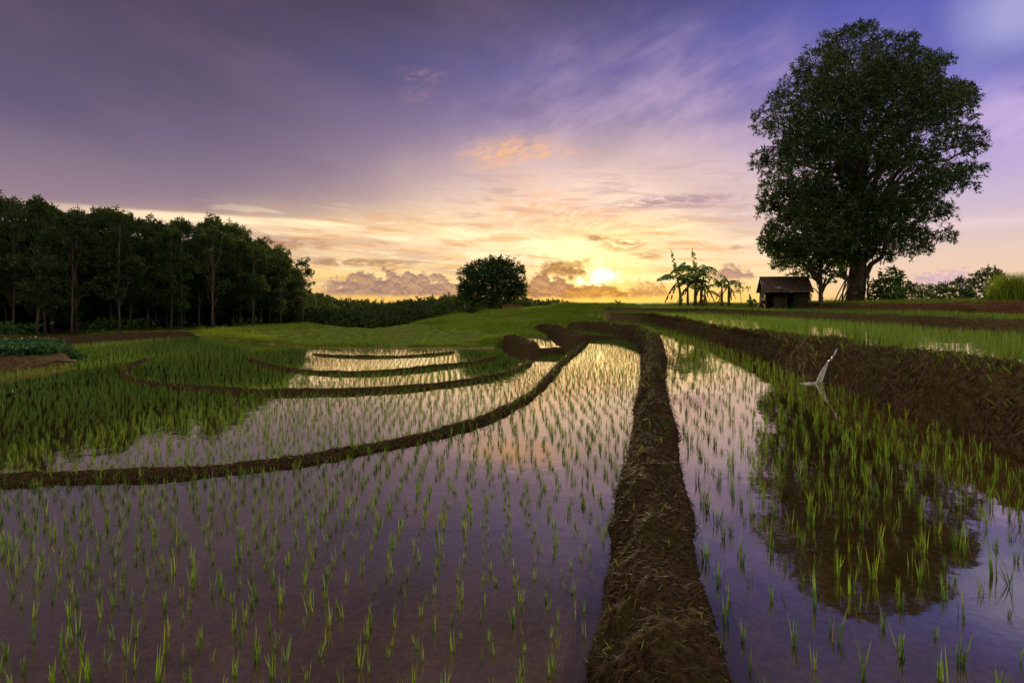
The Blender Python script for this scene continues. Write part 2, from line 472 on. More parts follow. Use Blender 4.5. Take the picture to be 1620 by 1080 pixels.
M_STRAW = leaf_mat('straw', (.016, .009, .004), (.120, .085, .024), .2, .03, .5)
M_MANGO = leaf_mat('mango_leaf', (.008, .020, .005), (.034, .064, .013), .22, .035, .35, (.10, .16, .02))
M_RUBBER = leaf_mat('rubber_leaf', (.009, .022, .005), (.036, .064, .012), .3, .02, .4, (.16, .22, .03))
M_BUSH = leaf_mat('bush_leaf', (.020, .050, .010), (.065, .125, .022), .3, .02, .4, (.16, .24, .03))
M_FARLEAF = leaf_mat('far_leaf', (.022, .042, .014), (.065, .090, .026), .3, .01, .5, (.14, .17, .03))
M_BANANA = leaf_mat('banana_leaf', (.035, .085, .018), (.090, .180, .035), .4, .03, .35, (.24, .32, .04))
M_CROP = leaf_mat('crop_leaf', (.014, .046, .016), (.042, .105, .030), .3, .02, .4)
def bark_build(a, b, sc_=9.0):
    def f(g, pos):
        mp = g.new('ShaderNodeMapping'); mp.inputs['Scale'].default_value = (1, 1, .22)
        g.nt.links.new(pos, mp.inputs[0])
        n = g.noise(mp.outputs[0], sc_, 5, .65)
        return g.mix(g.smooth(.3, .7, n), a + (1,), b + (1,)), n, .04
    return f
M_BARK = surf_mat('mango_bark', bark_build((.030, .020, .014), (.120, .085, .060)), .9, .2)
M_PALEBARK = surf_mat('rubber_bark', bark_build((.035, .026, .018), (.120, .092, .066), 14), .9, .2)
M_STEM = surf_mat('banana_stem', bark_build((.05, .045, .018), (.16, .14, .06), 12), .7, .3)
M_WOOD = surf_mat('weathered_wood', bark_build((.020, .012, .008), (.085, .050, .032), 18), .9, .2)

# ------------------------------------------------------------------ terrain lines (photo rows and columns on their own levels)
LA, LB, LF, LG, LR, LU, LT = 0.0, -0.10, 0.05, 0.14, 0.35, 1.0, 1.4
b1 = line([(-330, 762), (-150, 758), (0, 753), (130, 748), (250, 743), (380, 734), (470, 723), (560, 708), (650, 691), (735, 669), (800, 644), (850, 614), (871, 592), (888, 573), (908, 557), (926, 543)], LA + .06)
b2 = line([(243, 563), (222, 569), (203, 577), (196, 586), (203, 594), (222, 601), (262, 607), (330, 612), (400, 616), (480, 616.5), (560, 615), (620, 612), (690, 606), (760, 597), (805, 586), (843, 570)], LB + .08)
b3 = line([(393, 561), (400, 569), (428, 577), (465, 583), (520, 587), (570, 588), (620, 585), (680, 579), (750, 571), (792, 562)], LB + .08)
b4 = line([(485, 556), (520, 560), (560, 561.5), (630, 561.5), (700, 557), (728, 553)], LB + .08)
ridge = line([(62, 603), (92, 622), (112, 645), (132, 672)], LB + .02)
arm_base = line([(925, 537), (960, 537), (1000, 538)], LA)
cv = lambda P, n=90: resample(np.asarray(P)[:, :2], np.linspace(0, 1, n))
main_L = np.vstack([line([(1000, 538), (1008, 548), (1012, 562), (1013, 580), (1009, 610), (1001, 660), (986, 735), (966, 830), (945, 940), (922, 1080)], LA), [[.25, 1.2], [.15, -3]]])
main_R = np.vstack([line([(1030, 533), (1043, 548), (1053, 570), (1056, 590), (1053, 620), (1066, 665), (1083, 725), (1100, 790), (1107, 850), (1117, 930), (1130, 1000), (1150, 1080)], LR - .12), [[1.0, 1.2], [1.0, -3]]])
t1_base = np.vstack([line([(955, 506.5), (1000, 508), (1050, 516), (1100, 530), (1150, 546), (1200, 562), (1240, 580), (1300, 606), (1400, 640), (1500, 676), (1620, 722)], LR), [[5.4, 4.0], [5.1, 1.0], [5.0, -3]]])
_t1c = [(960, 494, 52.8), (1000, 493.3, 49.8), (1050, 495, 39.2), (1120, 506, 27), (1180, 515, 19.7), (1240, 529, 16.2), (1320, 549, 12.6), (1400, 553, 10.6), (1500, 558, 9.0), (1620, 565, 7.4)]
t1_top = np.array([at(*p) for p in _t1c] + [[6.4, 4.6, 1.4], [6.2, 1.5, 1.4], [6.1, -3, 1.4]])
t2_base = np.vstack([line([(955, 493.4), (1000, 494), (1100, 496), (1250, 503.5), (1400, 513), (1600, 526)], LU), [[26, 15.5], [36, 12]]])
_t2c = [(955, 488, 59), (1000, 488.6, 56.5), (1100, 490.6, 50.6), (1250, 494, 37.4), (1400, 497.5, 28.0), (1600, 504, 20.6)]
t2_top = np.array([at(*p) for p in _t2c] + [[26.3, 16.1, 1.5], [36.4, 12.7, 1.5]])
t3_base = np.vstack([line([(1180, 488.5), (1260, 490), (1340, 492), (1500, 496), (1620, 500.5)], LT), [[33, 23], [42, 20]]])
_t3c = [(1180, 487, 51.5), (1260, 485, 46), (1340, 481, 40.6), (1400, 478.5, 37), (1500, 476, 32.4), (1620, 474.5, 26.4)]
t3_top = np.array([at(*p) for p in _t3c] + [[33.3, 23.8, 2.15], [42.5, 20.7, 2.15]])

W_A = np.vstack([cv(b1), arm_base, main_L + [.25, 0], [[-12, -3]], [[-30, 4.0]]])
shore = line([(843, 568), (796, 549), (760, 552), (720, 551), (660, 551.5), (600, 552), (540, 551), (480, 549), (440, 546), (400, 542), (330, 534.5), (300, 531.5), (240, 535), (180, 538.5), (120, 543), (40, 546), (0, 547), (-200, 552)], LB)
W_B = np.vstack([b1[::-1] * 1.0, ])
W_B = np.vstack([cv(b1), line([(925, 540), (893, 552), (843, 568)], LB), cv(shore), [[-48, 14]], [[-30, 5]]])
W_F = line([(840, 553), (868, 556), (893, 555), (884, 541), (862, 532), (835, 531.5), (815, 535), (810, 541)], LF)
W_G = line([(903, 531.5), (960, 532.5), (1003, 533), (985, 526), (940, 520), (905, 517), (880, 518.5), (888, 525)], LG)
W_R = np.vstack([t1_base[::-1] * 1.0])
arm_back = line([(1020, 521.5), (985, 514.5), (950, 511), (905, 508.5)], LR)
W_R = np.vstack([cv(t1_base), (main_R - [.25, 0])[::-1], arm_back])
off = lambda P, d: P[:, :2] + d
W_U = np.vstack([cv(t2_base), [[36, -3]], cv(t1_top)[::-1]])
W_T = np.vstack([cv(t3_base), [[44, 12]], cv(t2_top)[::-1], at(1000, 487.6, 62)[None, :2], at(1120, 487, 58)[None, :2]])
WATERS = [('A', W_A, LA), ('B', W_B, LB), ('F', W_F, LF), ('G', W_G, LG), ('R', W_R, LR), ('U', W_U, LU), ('T', W_T, LT)]
STRIPS = []                                    # plan polygons the ground must stay below

def strip(Lp, Rp, zl, zr, crest, f0, f1, name, mat, amp=.05, smin=.03, smax=.35, nf=44, pl=.75, pr=.75, rough=1.0, paired=False):
    """an earth bank between two plan lines: left foot, crest from f0 to f1, right foot"""
    if paired:                                          # points of both lines belong together: one shared parameter
        Mid = np.column_stack([(np.asarray(Lp) + np.asarray(Rp)) / 2])
        dm = np.r_[0, np.cumsum(np.linalg.norm(np.diff(Mid, axis=0), axis=1))]; dm /= dm[-1]
        ss = np.linspace(0, 1, 400)
        fit = lambda P: resample_at(P, dm, ss)
        crest = np.interp(ss, dm, crest); zl = np.interp(ss, dm, zl); zr = np.interp(ss, dm, zr)
        Lp, Rp = fit(Lp), fit(Rp)
        res = lambda P, s: np.column_stack([np.interp(s, ss, P[:, k]) for k in range(2)])
    else: res = resample
    m = 4000; s = np.linspace(0, 1, m)
    A, B = res(np.asarray(Lp)[:, :2], s), res(np.asarray(Rp)[:, :2], s)
    d = np.hypot(*((A + B) / 2).T)
    step = np.clip(d * .006, smin, smax)
    cum = np.r_[0, np.cumsum(np.linalg.norm(np.diff((A + B) / 2, axis=0), axis=1) / step[1:])]
    n = max(8, int(cum[-1])); s = np.interp(np.linspace(0, cum[-1], n), cum, s)
    A, B = res(np.asarray(Lp)[:, :2], s), res(np.asarray(Rp)[:, :2], s)
    cz = np.interp(s, np.linspace(0, 1, len(crest)), crest) if np.ndim(crest) else np.full(n, crest)
    ZL = np.broadcast_to(zl, (n,)) if np.ndim(zl) == 0 else np.interp(s, np.linspace(0, 1, len(zl)), zl)
    ZR = np.broadcast_to(zr, (n,)) if np.ndim(zr) == 0 else np.interp(s, np.linspace(0, 1, len(zr)), zr)
    L_ = np.r_[0, np.cumsum(np.linalg.norm(np.diff((A + B) / 2, axis=0), axis=1))]
    ends = sstep(0, min(.7, .1 * L_[-1]), np.minimum(L_, L_[-1] - L_)); lowz = np.minimum(ZL, ZR) - .2
    cz = lowz + (cz - lowz) * ends; ZL = lowz + (ZL - lowz) * ends; ZR = lowz + (ZR - lowz) * ends
    f = np.linspace(0, 1, nf)
    lo = np.clip(f / f0, 0, 1) ** 1.0; hi = np.clip((1 - f) / (1 - f1), 0, 1)
    up = np.sin(lo * pi / 2) ** pl; dn = np.sin(hi * pi / 2) ** pr
    zl_, zr_ = ZL[:, None] - .14, ZR[:, None] - .14
    z = np.where(f <= (f0 + f1) / 2, zl_ + (cz[:, None] - zl_) * up, zr_ + (cz[:, None] - zr_) * dn)
    xy = A[:, None] * (1 - f[None, :, None]) + B[:, None] * f[None, :, None]
    V = np.concatenate([xy, z[..., None]], -1).reshape(-1, 3)
    dd = np.hypot(V[:, 0], V[:, 1])
    for k, (fr, am) in enumerate(((.9, 1.0), (3.1, .7), (9.0, .45), (24.0, .28 * rough))):
        am = am * amp
        V = V + am * np.stack([vnoise(V * fr + 31.7 * (3 * k + j)) for j in range(3)], -1) * [.8, .8, 1.0]
    i, j = np.meshgrid(np.arange(n - 1), np.arange(nf - 1), indexing='ij')
    Q = np.stack([i * nf + j, i * nf + j + 1, (i + 1) * nf + j + 1, (i + 1) * nf + j], -1).reshape(-1, 4)
    o = put(name, Geo().add(V, Q[:, ::-1]).mesh(name, mat, True), kind='structure')
    STRIPS.append((np.vstack([A[::max(1, n // 60)], B[::-max(1, n // 60)]]), float(np.min([ZL.min(), ZR.min()]))))
    return o, V.reshape(n, nf, 3)

def offset_pair(P, w):
    P = np.asarray(P)[:, :2]; T = np.gradient(P, axis=0); T = unit(T)
    N = np.stack([-T[:, 1], T[:, 0]], -1)
    return P + N * w / 2, P - N * w / 2

GRIDS = {}
pairs = [(plan(893, 522, LG), at(890, 507, 41), .58), (plan(925, 523, LG), at(930, 507, 39.5), .66), (plan(955, 528, LG), at(975, 511, 37.5), .70), (plan(983, 534, .05), at(1012, 519, 33), .70),
         (plan(1003, 543, LA), at(1036, 531, 28), .70), (plan(1011, 556, LA), at(1049, 552, 22.6), .66), (plan(1013, 578, LA), plan(1056, 582, .24), .62), (plan(1010, 610, LA), plan(1053, 617, .24), .60),
         (plan(1001, 660, LA), plan(1065, 663, .24), .56), (plan(986, 735, LA), plan(1083, 725, .24), .52), (plan(966, 830, LA), plan(1103, 825, .24), .49), (plan(945, 940, LA), plan(1117, 930, .24), .47),
         (plan(922, 1080, LA), plan(1150, 1080, .24), .46), (np.array([.25, 1.2]), np.array([1.0, 1.2]), .46), (np.array([.15, -3]), np.array([1.0, -3]), .46)]
_, GRIDS['main'] = strip([p[0][:2] for p in pairs], [p[1][:2] for p in pairs], [LG] * 3 + [.05] + [LA] * 11, [LR] * 5 + [.28] + [.23] * 9, [p[2] for p in pairs], .60, .82, 'mud_bund_ground', M_BUND, .055, .022, .3, 74, .8, .6, paired=True)
GRIDS['arm'] = GRIDS['main'][:max(60, len(GRIDS['main']) // 8)]
def thin(P, w, h0, h1, base, nm, amp=.028):
    a, b = offset_pair(P, w)
    return strip(a, b, base, base, [h0, h1], .4, .6, nm, M_BUND, amp, .04, .3, 26)
_, GRIDS['b1'] = thin(b1, .38, LA + .07, LA + .12, LA - .05, 'curved_bund_ground')
_, GRIDS['b2'] = thin(b2, .36, LB + .09, LB + .11, LB, 'curved_bund_ground')
_, GRIDS['b3'] = thin(b3, .36, LB + .10, LB + .11, LB, 'curved_bund_ground')
_, GRIDS['b4'] = thin(b4, .32, LB + .08, LB + .08, LB, 'curved_bund_ground')
# the bund's far arm, and the two small mud banks left of it
f2_L = line([(926, 546), (905, 551), (890, 549), (872, 535), (855, 527), (842, 524)], LF - .05)
f2_R = np.array([at(x, y, d)[:2] for x, y, d in ((938, 538, 29), (915, 532, 31.5), (897, 526, 34), (880, 519, 36.5), (858, 517, 37.5), (838, 519, 38))])
strip(f2_L, f2_R, LF - .1, LG, [.2, .38, .46, .50, .52, .45], .6, .85, 'mud_bank_ground', M_BUND, .09, .05, .3, 34)
f1_L = line([(872, 560), (850, 569), (835, 572), (812, 566), (797, 556), (790, 549)], LB)
f1_R = np.array([at(x, y, d)[:2] for x, y, d in ((862, 551, 26), (848, 546, 26.5), (838, 541, 27.5), (822, 535, 29), (808, 533, 30.5), (798, 535, 31))])
strip(f1_L, f1_R, LB - .1, LF, [.10, .22, .34, .42, .38, .25], .6, .85, 'mud_bank_ground', M_BUND, .09, .05, .3, 34)
thin(line([(838, 555), (862, 555.5), (895, 553.5)], LF), .5, LF + .12, LF + .12, LB, 'mud_bund_ground')
thin(line([(890, 530), (925, 532), (965, 533), (1006, 534)], LG), .45, LG + .09, LG + .09, LA, 'mud_bund_ground')
# terrace banks on the right
t1_back = t1_top[:, :2] + np.array([.28, .30]) * 1.1
_, GRIDS['t1'] = strip(t1_base, t1_back, LR, LU - .05, t1_top[:, 2] - .11, .68, .84, 'terrace_bank_ground', M_BANK, .075, .035, .4, 70, 1.0)
t2_back = t2_top[:, :2] + np.array([.25, .35])
_, GRIDS['t2'] = strip(t2_base, t2_back, LU, LT - .05, t2_top[:, 2], .68, .82, 'terrace_bank_ground', M_BANK, .05, .06, .4, 40)
t3_back = t3_top[:, :2] + np.array([1.2, 1.5])
_, GRIDS['t3'] = strip(t3_base, t3_back, LT, t3_top[:, 2] - .05, t3_top[:, 2], .45, .7, 'earth_bank_ground', M_RED, .06, .06, .4, 40)
# raised vegetable bed at the left edge
bed_front = line([(-160, 604), (0, 591), (50, 585), (90, 578), (124, 569)], LB)
bed_back = line([(-160, 560), (0, 556), (55, 557), (90, 560), (118, 565)], LB)
_, GRIDS['bed'] = strip(bed_front, bed_back, LB, LB, [.30, .30, .28, .24, .18, .05], .12, .85, 'raised_bed_ground', M_BANK, .08, .06, .3, 40)

strip(line([(-60, 551), (60, 548), (125, 545), (185, 540), (245, 536), (318, 532)], LB), np.array([at(x, y, d)[:2] for x, y, d in ((-60, 546, 31), (60, 543, 32), (125, 541, 33), (185, 536, 35.5), (245, 532.5, 37.5), (318, 529.5, 39.5))]), LB - .05, LB + .1, [.12, .16, .18, .14, .14, .06], .5, .8, 'red_edge_ground', M_BUND, .07, .06, .3, 26)

# ------------------------------------------------------------------ the ground: one sheet to the horizon
CTRL = np.array([at(*p) for p in (
    (0, 533, 33), (-300, 535, 33), (113, 534, 36), (190, 527, 38), (335, 520, 45), (250, 523, 42), (-100, 520, 60), (150, 512, 60), (300, 508, 70),
    (420, 517, 46), (480, 514, 50), (500, 530, 38), (560, 522, 50), (590, 525.5, 49), (620, 522, 50), (540, 519, 50), (520, 517, 49), (665, 514, 52), (715, 503, 56), (640, 519.5, 51), (690, 508, 54), (740, 498, 58), (800, 491, 62), (850, 487, 62), (900, 483, 62),
    (960, 481, 61), (1010, 480.3, 61), (1100, 479.3, 57), (1190, 480, 52), (600, 538, 36), (700, 530, 40), (760, 520, 44), (800, 510, 49), (860, 500, 52), (920, 494, 56), (850, 518, 40), (780, 540, 34), (720, 541, 33),
    (500, 530, 62), (540, 540, 60), (590, 545, 60), (640, 540, 62), (690, 524, 66), (740, 510, 70), (460, 522, 66), (540, 560, 74), (620, 562, 76), (700, 540, 80), (770, 505, 74),
    (1345, 479, 46), (1270, 481, 50), (1440, 476.5, 44), (1560, 475, 40), (1700, 473, 38))]
    + [[-60, 30, -.1], [-90, 60, -.4], [60, 40, 2.3], [60, 20, 2.2], [70, 0, 2.2], [-60, 0, -.3], [-60, -40, -.5], [0, -40, -.2], [60, -40, 1.8],
       [-30, 85, -4.5], [-12, 90, -6.5], [0, 95, -6], [12, 100, -3.5], [25, 100, -1.5], [45, 90, 0.6], [70, 80, 1.6], [-60, 100, -3], [-120, 140, -6], [0, 160, -10], [60, 170, -6], [120, 140, -2], [180, 60, 2], [-180, 40, -2], [0, 300, -14], [200, 250, -8], [-250, 250, -12],
       [10, 72, 1.2], [18, 72, 1.2], [26, 70, 1.5], [34, 66, 1.9], [3, 72, .7], [-2, 68, -.6]])
def h_nat(X, Y):
    out = np.empty(len(X))
    for s in range(0, len(X), 40000):
        d2 = (X[s:s + 40000, None] - CTRL[None, :, 0]) ** 2 + (Y[s:s + 40000, None] - CTRL[None, :, 1]) ** 2 + .6
        w = d2 ** -2.1
        out[s:s + 40000] = (w @ CTRL[:, 2]) / w.sum(1)
    far = sstep(150, 700, np.hypot(X, Y))
    return out * (1 - far) - 16 * far
def ground_h(X, Y):
    Q = np.stack([X, Y], -1)
    h = h_nat(X, Y)
    h = h + .10 * fbm(np.stack([X * .35, Y * .35, X * 0], -1), 4) + .05 * fbm(np.stack([X * 1.6, Y * 1.6, X * 0 + 9], -1), 3)
    mud = np.zeros(len(X))
    near = np.hypot(X, Y) < 75
    best = np.full(len(X), 1e9); lev = np.zeros(len(X)); ins = np.zeros(len(X), bool); dep = np.zeros(len(X))
    for nm, P, L in WATERS:
        d = np.full(len(X), 1e9); d[near] = seg_dist(Q[near], P)
        i = np.zeros(len(X), bool); i[near] = inside(Q[near], P)
        upd = (~i) & (d < best); best[upd] = d[upd]; lev[upd] = L
        ins |= i
        dep = np.where(i, L - np.minimum(.085, .006 + .12 * d), dep)
    t = sstep(0, 3.2, best)
    h = np.where(ins, dep + .024 * fbm(np.stack([X * 2.6, Y * 2.6, X * 0], -1), 5), (lev + .04) * (1 - t) + h * t)
    mud = np.where(ins, 1.0, 1 - sstep(.1, .7, best))
    for P, z in STRIPS:
        lo, hi = P.min(0) - .6, P.max(0) + .6
        bb = np.where((X > lo[0]) & (X < hi[0]) & (Y > lo[1]) & (Y < hi[1]))[0]
        if not len(bb): continue
        i = inside(Q[bb], P) | (seg_dist(Q[bb], P) < .10 + .004 * np.hypot(X, Y)[bb])
        k = bb[i]; h[k] = np.minimum(h[k], z - .16)
    return h, mud, ins
def build_ground():
    na, nr = 640, 560
    a = np.r_[np.linspace(-pi, -1.15, 40)[:-1], np.linspace(-1.15, 1.15, na), np.linspace(1.15, pi, 40)[1:]]
    r = np.r_[np.linspace(.3, 2.2, 8)[:-1], np.geomspace(2.2, 130, nr), np.geomspace(130, 6000, 40)[1:]]
    A, Rr = np.meshgrid(a, r, indexing='ij')
    X, Y = (np.sin(A) * Rr).ravel(), (np.cos(A) * Rr).ravel()
    h, mud, _ = ground_h(X, Y)
    m = len(r)
    i, j = np.meshgrid(np.arange(len(a) - 1), np.arange(m - 1), indexing='ij')
    Q = np.stack([i * m + j, i * m + j + 1, (i + 1) * m + j + 1, (i + 1) * m + j], -1).reshape(-1, 4)
    put('ground', Geo().add(np.stack([X, Y, h], -1), Q[:, ::-1], var=mud).mesh('ground', M_GROUND, True), kind='structure')
build_ground()
for nm, P, L in WATERS:
    me = bpy.data.meshes.new('water')
    me.from_pydata([(x, y, L) for x, y in P], [], [list(range(len(P)))])
    if me.polygons[0].normal.z < 0: me.flip_normals()
    me.materials.append(M_WATER)
    put('paddy_water', me, kind='structure')
# ====PART3
# ------------------------------------------------------------------ blades, tufts and rice
def ribbons(base, direc, length, width, bend, sect=4, vary=None):
    """grass or rice blades: base, starting direction, length, width, sideways droop"""
    n = len(base); D = unit(direc)
    a = rng.uniform(0, 2 * pi, n); S = np.stack([np.cos(a), np.sin(a), 0 * a], -1)
    t = np.linspace(0, 1, sect)
    L = np.broadcast_to(length, (n,)); W = np.broadcast_to(width, (n,))
    P = base[:, None] + D[:, None] * (L[:, None] * t)[..., None] + bend[:, None] * (L[:, None] * t ** 2)[..., None]
    w = W[:, None] * np.clip(1.02 - t ** 2.0, .04, 1) * (.75 + .5 * np.minimum(t * 3, 1))
    V = np.stack([P - S[:, None] * w[..., None] / 2, P + S[:, None] * w[..., None] / 2], 2).reshape(-1, 3)
    k = np.arange(sect - 1)
    q = np.stack([2 * k, 2 * k + 1, 2 * k + 3, 2 * k + 2], -1)
    Q = (q[None] + (np.arange(n) * sect * 2)[:, None, None]).reshape(-1, 4)
    vr = rng.uniform(0, 1, n) if vary is None else np.broadcast_to(vary, (n,))
    return V, Q, np.repeat(vr, sect * 2)

def clumps(pos, height, nb, spread=.17, width=.006, sect=4, droop=.16, rad=.014, vary=None):
    n = len(pos); m = n * nb
    P = np.repeat(pos, nb, 0); h = np.repeat(np.broadcast_to(height, (n,)), nb) * rng.uniform(.55, 1.08, m)
    lean = np.repeat(rng.normal(0, .06, (n, 2)), nb, 0)
    D = np.stack([rng.normal(0, spread, m) + lean[:, 0], rng.normal(0, spread, m) + lean[:, 1], np.ones(m)], -1)
    P = P + np.stack([rng.normal(0, rad, m), rng.normal(0, rad, m), np.full(m, -.03)], -1)
    B = np.stack([D[:, 0], D[:, 1], 0 * h], -1) * rng.uniform(.2, 2.0, m)[:, None] * droop * 4 + rng.normal(0, droop * .25, (m, 3)) * [1, 1, .3]
    vr = None if vary is None else np.clip(np.repeat(vary, nb) + rng.normal(0, .18, m), 0, 1)
    return ribbons(P, D, h, np.broadcast_to(width, (m,)) if np.ndim(width) == 0 else np.repeat(width, nb), B, sect, vr)

def proj(p):
    y = np.maximum(p[:, 1], .01)
    return PXC + K * p[:, 0] / y, YH - K * (p[:, 2] - CAMZ) / y

def field(nm_, poly, level, dx, dy, height, ang, margin=.2, jitter=.032, bbox=None, warp=.35):
    P = np.asarray(poly)
    x0, y0 = P.min(0); x1, y1 = P.max(0)
    x0, x1, y0, y1 = max(x0, -42), min(x1, 38), max(y0, 1.6), min(y1, 60)
    u = np.arange(-70, 70, dx); v = np.arange(-10, 80, dy)
    U, Vv = [a.ravel() for a in np.meshgrid(u, v)]
    c, s = cos(ang), sin(ang)
    U2 = U + warp * .6 * vnoise(np.stack([Vv * .22, U * .05, 0 * U], -1)); V2 = Vv + warp * .3 * vnoise(np.stack([U * .3, Vv * .2, 0 * U + 5], -1))
    X = U2 * c - V2 * s + rng.normal(0, jitter, len(U)); Y = U2 * s + V2 * c + rng.normal(0, jitter, len(U))
    k = (X > x0) & (X < x1) & (Y > y0) & (Y < y1) & (np.abs(X) < Y * 1.06 + 2.0) & (rng.random(len(X)) > .06)
    X, Y = X[k], Y[k]; Q = np.stack([X, Y], -1)
    k = inside(Q, P) & (seg_dist(Q, P) > margin)
    Q = Q[k]
    for B, z in STRIPS:
        Q = Q[~(inside(Q, B))]
    if nm_ == 'U': Q = Q[seg_dist(Q, t1_top[:, :2], False) > .4 + 1.9 * sstep(12, 8.5, Q[:, 0]) * (Q[:, 1] < 15)]
    h = height * (1 + .22 * rng.normal(size=len(Q)).clip(-2, 2)) * (1 + .18 * vnoise(np.stack([Q[:, 0] * .5, Q[:, 1] * .5, np.zeros(len(Q))], -1)))
    return np.column_stack([Q, np.full(len(Q), level)]), h.clip(.09, .9)

FIELDS = []
for nm, P, L, dx, dy, h, a in (('A', W_A, LA, .20, .145, .155, .05), ('B', W_B, LB, .17, .14, .145, .12), ('F', W_F, LF, .20, .18, .2, 0), ('G', W_G, LG, .20, .18, .2, 0),
                               ('R', W_R, LR, .26, .20, .185, -.12), ('U', W_U, LU, .23, .20, .24, -.3), ('T', W_T, LT, .2, .2, .24, -.3)):
    FIELDS.append((nm,) + field(nm, P, L, dx, dy, h, a))
allp = np.concatenate([f[1] for f in FIELDS]); allh = np.concatenate([f[2] for f in FIELDS])
fid = np.concatenate([np.full(len(f[1]), k) for k, f in enumerate(FIELDS)])
dist = np.hypot(allp[:, 0], allp[:, 1])
px_, py_ = proj(allp)
vis = (px_ > 4) & (px_ < 1616) & (py_ < 1090)
order = np.where(vis & np.isin(fid, [0, 4]))[0]
order = order[np.argsort(dist[order])][:298]
single = np.zeros(len(allp), bool); single[order] = True
VARI = []
for k in range(18):
    VARI.append(Geo().add(*[x for x in clumps(np.zeros((1, 3)), .18, int(rng.integers(6, 11)), .085, .0050, 6, .07, .009)[:2]], var=0.0))
for k, gm in enumerate(VARI):
    n = len(gm.v[0]); gm.a = [np.repeat(np.where(rng.random(n // 12) < .08, 1.5, np.clip(rng.normal(.34, .22, n // 12), 0, 1)), 12)]
VARI = [gm.mesh('rice_seedling', M_RICE) for gm in VARI]
for i in order:
    left = fid[i] == 0
    o = put('rice_seedling', random.choice(VARI), None, allp[i],
            'young green rice seedling clump in the near wide paddy left of the main mud bund' if left else 'young green rice seedling clump in the near paddy between main bund and right terrace bank',
            'rice plant', 'rice seedlings in the near left paddy' if left else 'rice seedlings in the near right paddy')
    o.rotation_euler = (0, 0, random.uniform(0, 6.28)); o.scale = (allh[i] / .18,) * 3
rest = ~single
gr = Geo()
for lo, hi, nb, sect, wd in ((0, 10, 9, 4, .0050), (10, 18, 7, 3, .0062), (18, 80, 6, 2, .009)):
    k = rest & (dist >= lo) & (dist < hi) & ((np.abs(px_ - 810) < 960) | ((dist < 16) & (np.abs(px_ - 810) < 2600)))
    if not k.any(): continue
    yv = np.choose(fid[k], [.28, .62, .62, .62, .40, .95, .95])
    V, Q, A = clumps(allp[k], allh[k], nb, .085, wd, sect, .09, .012, yv)
    yl = np.repeat(rng.random(len(A) // (2 * sect)) < .05, 2 * sect); A = np.where(yl, 1.5, A)
    gr.add(V, Q, var=A)
put('rice_rows', gr.mesh('rice_rows', M_RICE), label='green young rice standing in rows across the flooded paddies', cat='rice', kind='stuff')

# ------------------------------------------------------------------ grass and weeds
def scatter_ground(n, x0, x1, y0, y1, keep=None):
    X, Y = rng.uniform(x0, x1, n), y0 * (y1 / y0) ** rng.random(n)
    k = np.abs(X) < Y * 1.02 + 2
    X, Y = X[k], Y[k]
    h, mud, ins = ground_h(X, Y)
    ok = (~ins) & (h > LB)
    for B, z in STRIPS:
        ok &= ~inside(np.stack([X, Y], -1), B)
    return np.stack([X, Y, h], -1)[ok]
gp = np.vstack([scatter_ground(50000, -46, 50, 23, 75), scatter_ground(60000, -22, 14, 27, 66)])
hh = .10 + .26 * np.clip(fbm(np.stack([gp[:, 0] * .3, gp[:, 1] * .3, 0 * gp[:, 0]], -1), 3) + .3, 0, 1.5)
hh *= np.where(rng.random(len(gp)) < .05, 1.9, 1.0)
hh += .22 * ((gp[:, 1] > 50) & (gp[:, 0] > 2)) * rng.random(len(gp))
V, Q, A = clumps(gp, hh, 7, .42, .020, 3, .3, .10, np.clip(.4 + .35 * fbm(np.stack([gp[:, 0] * .2, gp[:, 1] * .2, 0 * gp[:, 0] + 3], -1), 3), 0, 1))
put('meadow_grass', Geo().add(V, Q, var=A).mesh('meadow_grass', M_GRASS), label='rough green grass on the slope beyond the paddies', cat='grass', kind='stuff')

def strands(grid, n, ln, wd, mat_var, wt=None, out=.012, down=.8, zmin=-9):
    g_ = GRIDS[grid]; a, b, _ = g_.shape
    i = rng.integers(1, a - 2, n); j = (np.clip(rng.beta(*(wt or (1, 1)), n), 0, .999) * (b - 3)).astype(int) + 1
    P = g_[i, j]; Tj = unit(g_[i, j + 1] - g_[i, j - 1]); Ti = unit(g_[i + 1, j] - g_[i - 1, j])
    N = unit(np.cross(Ti, Tj)); N *= np.sign(N[:, 2:3] + 1e-9)
    s = np.where(Tj[:, 2:3] < 0, 1, -1) * Tj
    D = s * down + Ti * rng.normal(0, .7, (n, 1)) + N * rng.uniform(.15, .8, (n, 1))
    d = np.hypot(P[:, 0], P[:, 1])
    L = rng.uniform(*ln, n) * np.clip(d / 6, .7, 2.0)
    V, Q, A = ribbons(P + N * out * .2, D, L, np.clip(d / 900 * 1.4, *wd), np.column_stack([np.zeros(n), np.zeros(n), -rng.uniform(.0, .25, n)]) + N * .05, 4, np.clip(rng.normal(mat_var, .3, n), 0, 1))
    return V, Q, A
gs = Geo()
for nm, n, ln, v, wt in (('main', 13000, (.03, .11), .10, (1.0, 1.0)), ('t1', 12000, (.03, .11), .42, (1.5, 1.2)), ('b1', 2600, (.03, .10), .3, None), ('t2', 2500, (.08, .2), .3, None), ('arm', 1200, (.06, .16), .3, None)):
    V, Q, A = strands(nm, n, ln, (.0022, .012), v, wt); gs.add(V, Q, var=A)
put('bank_straw', gs.mesh('bank_straw', M_STRAW), label='brown dead straw and roots matted over the mud bunds and banks', cat='straw', kind='stuff')
gw = Geo()
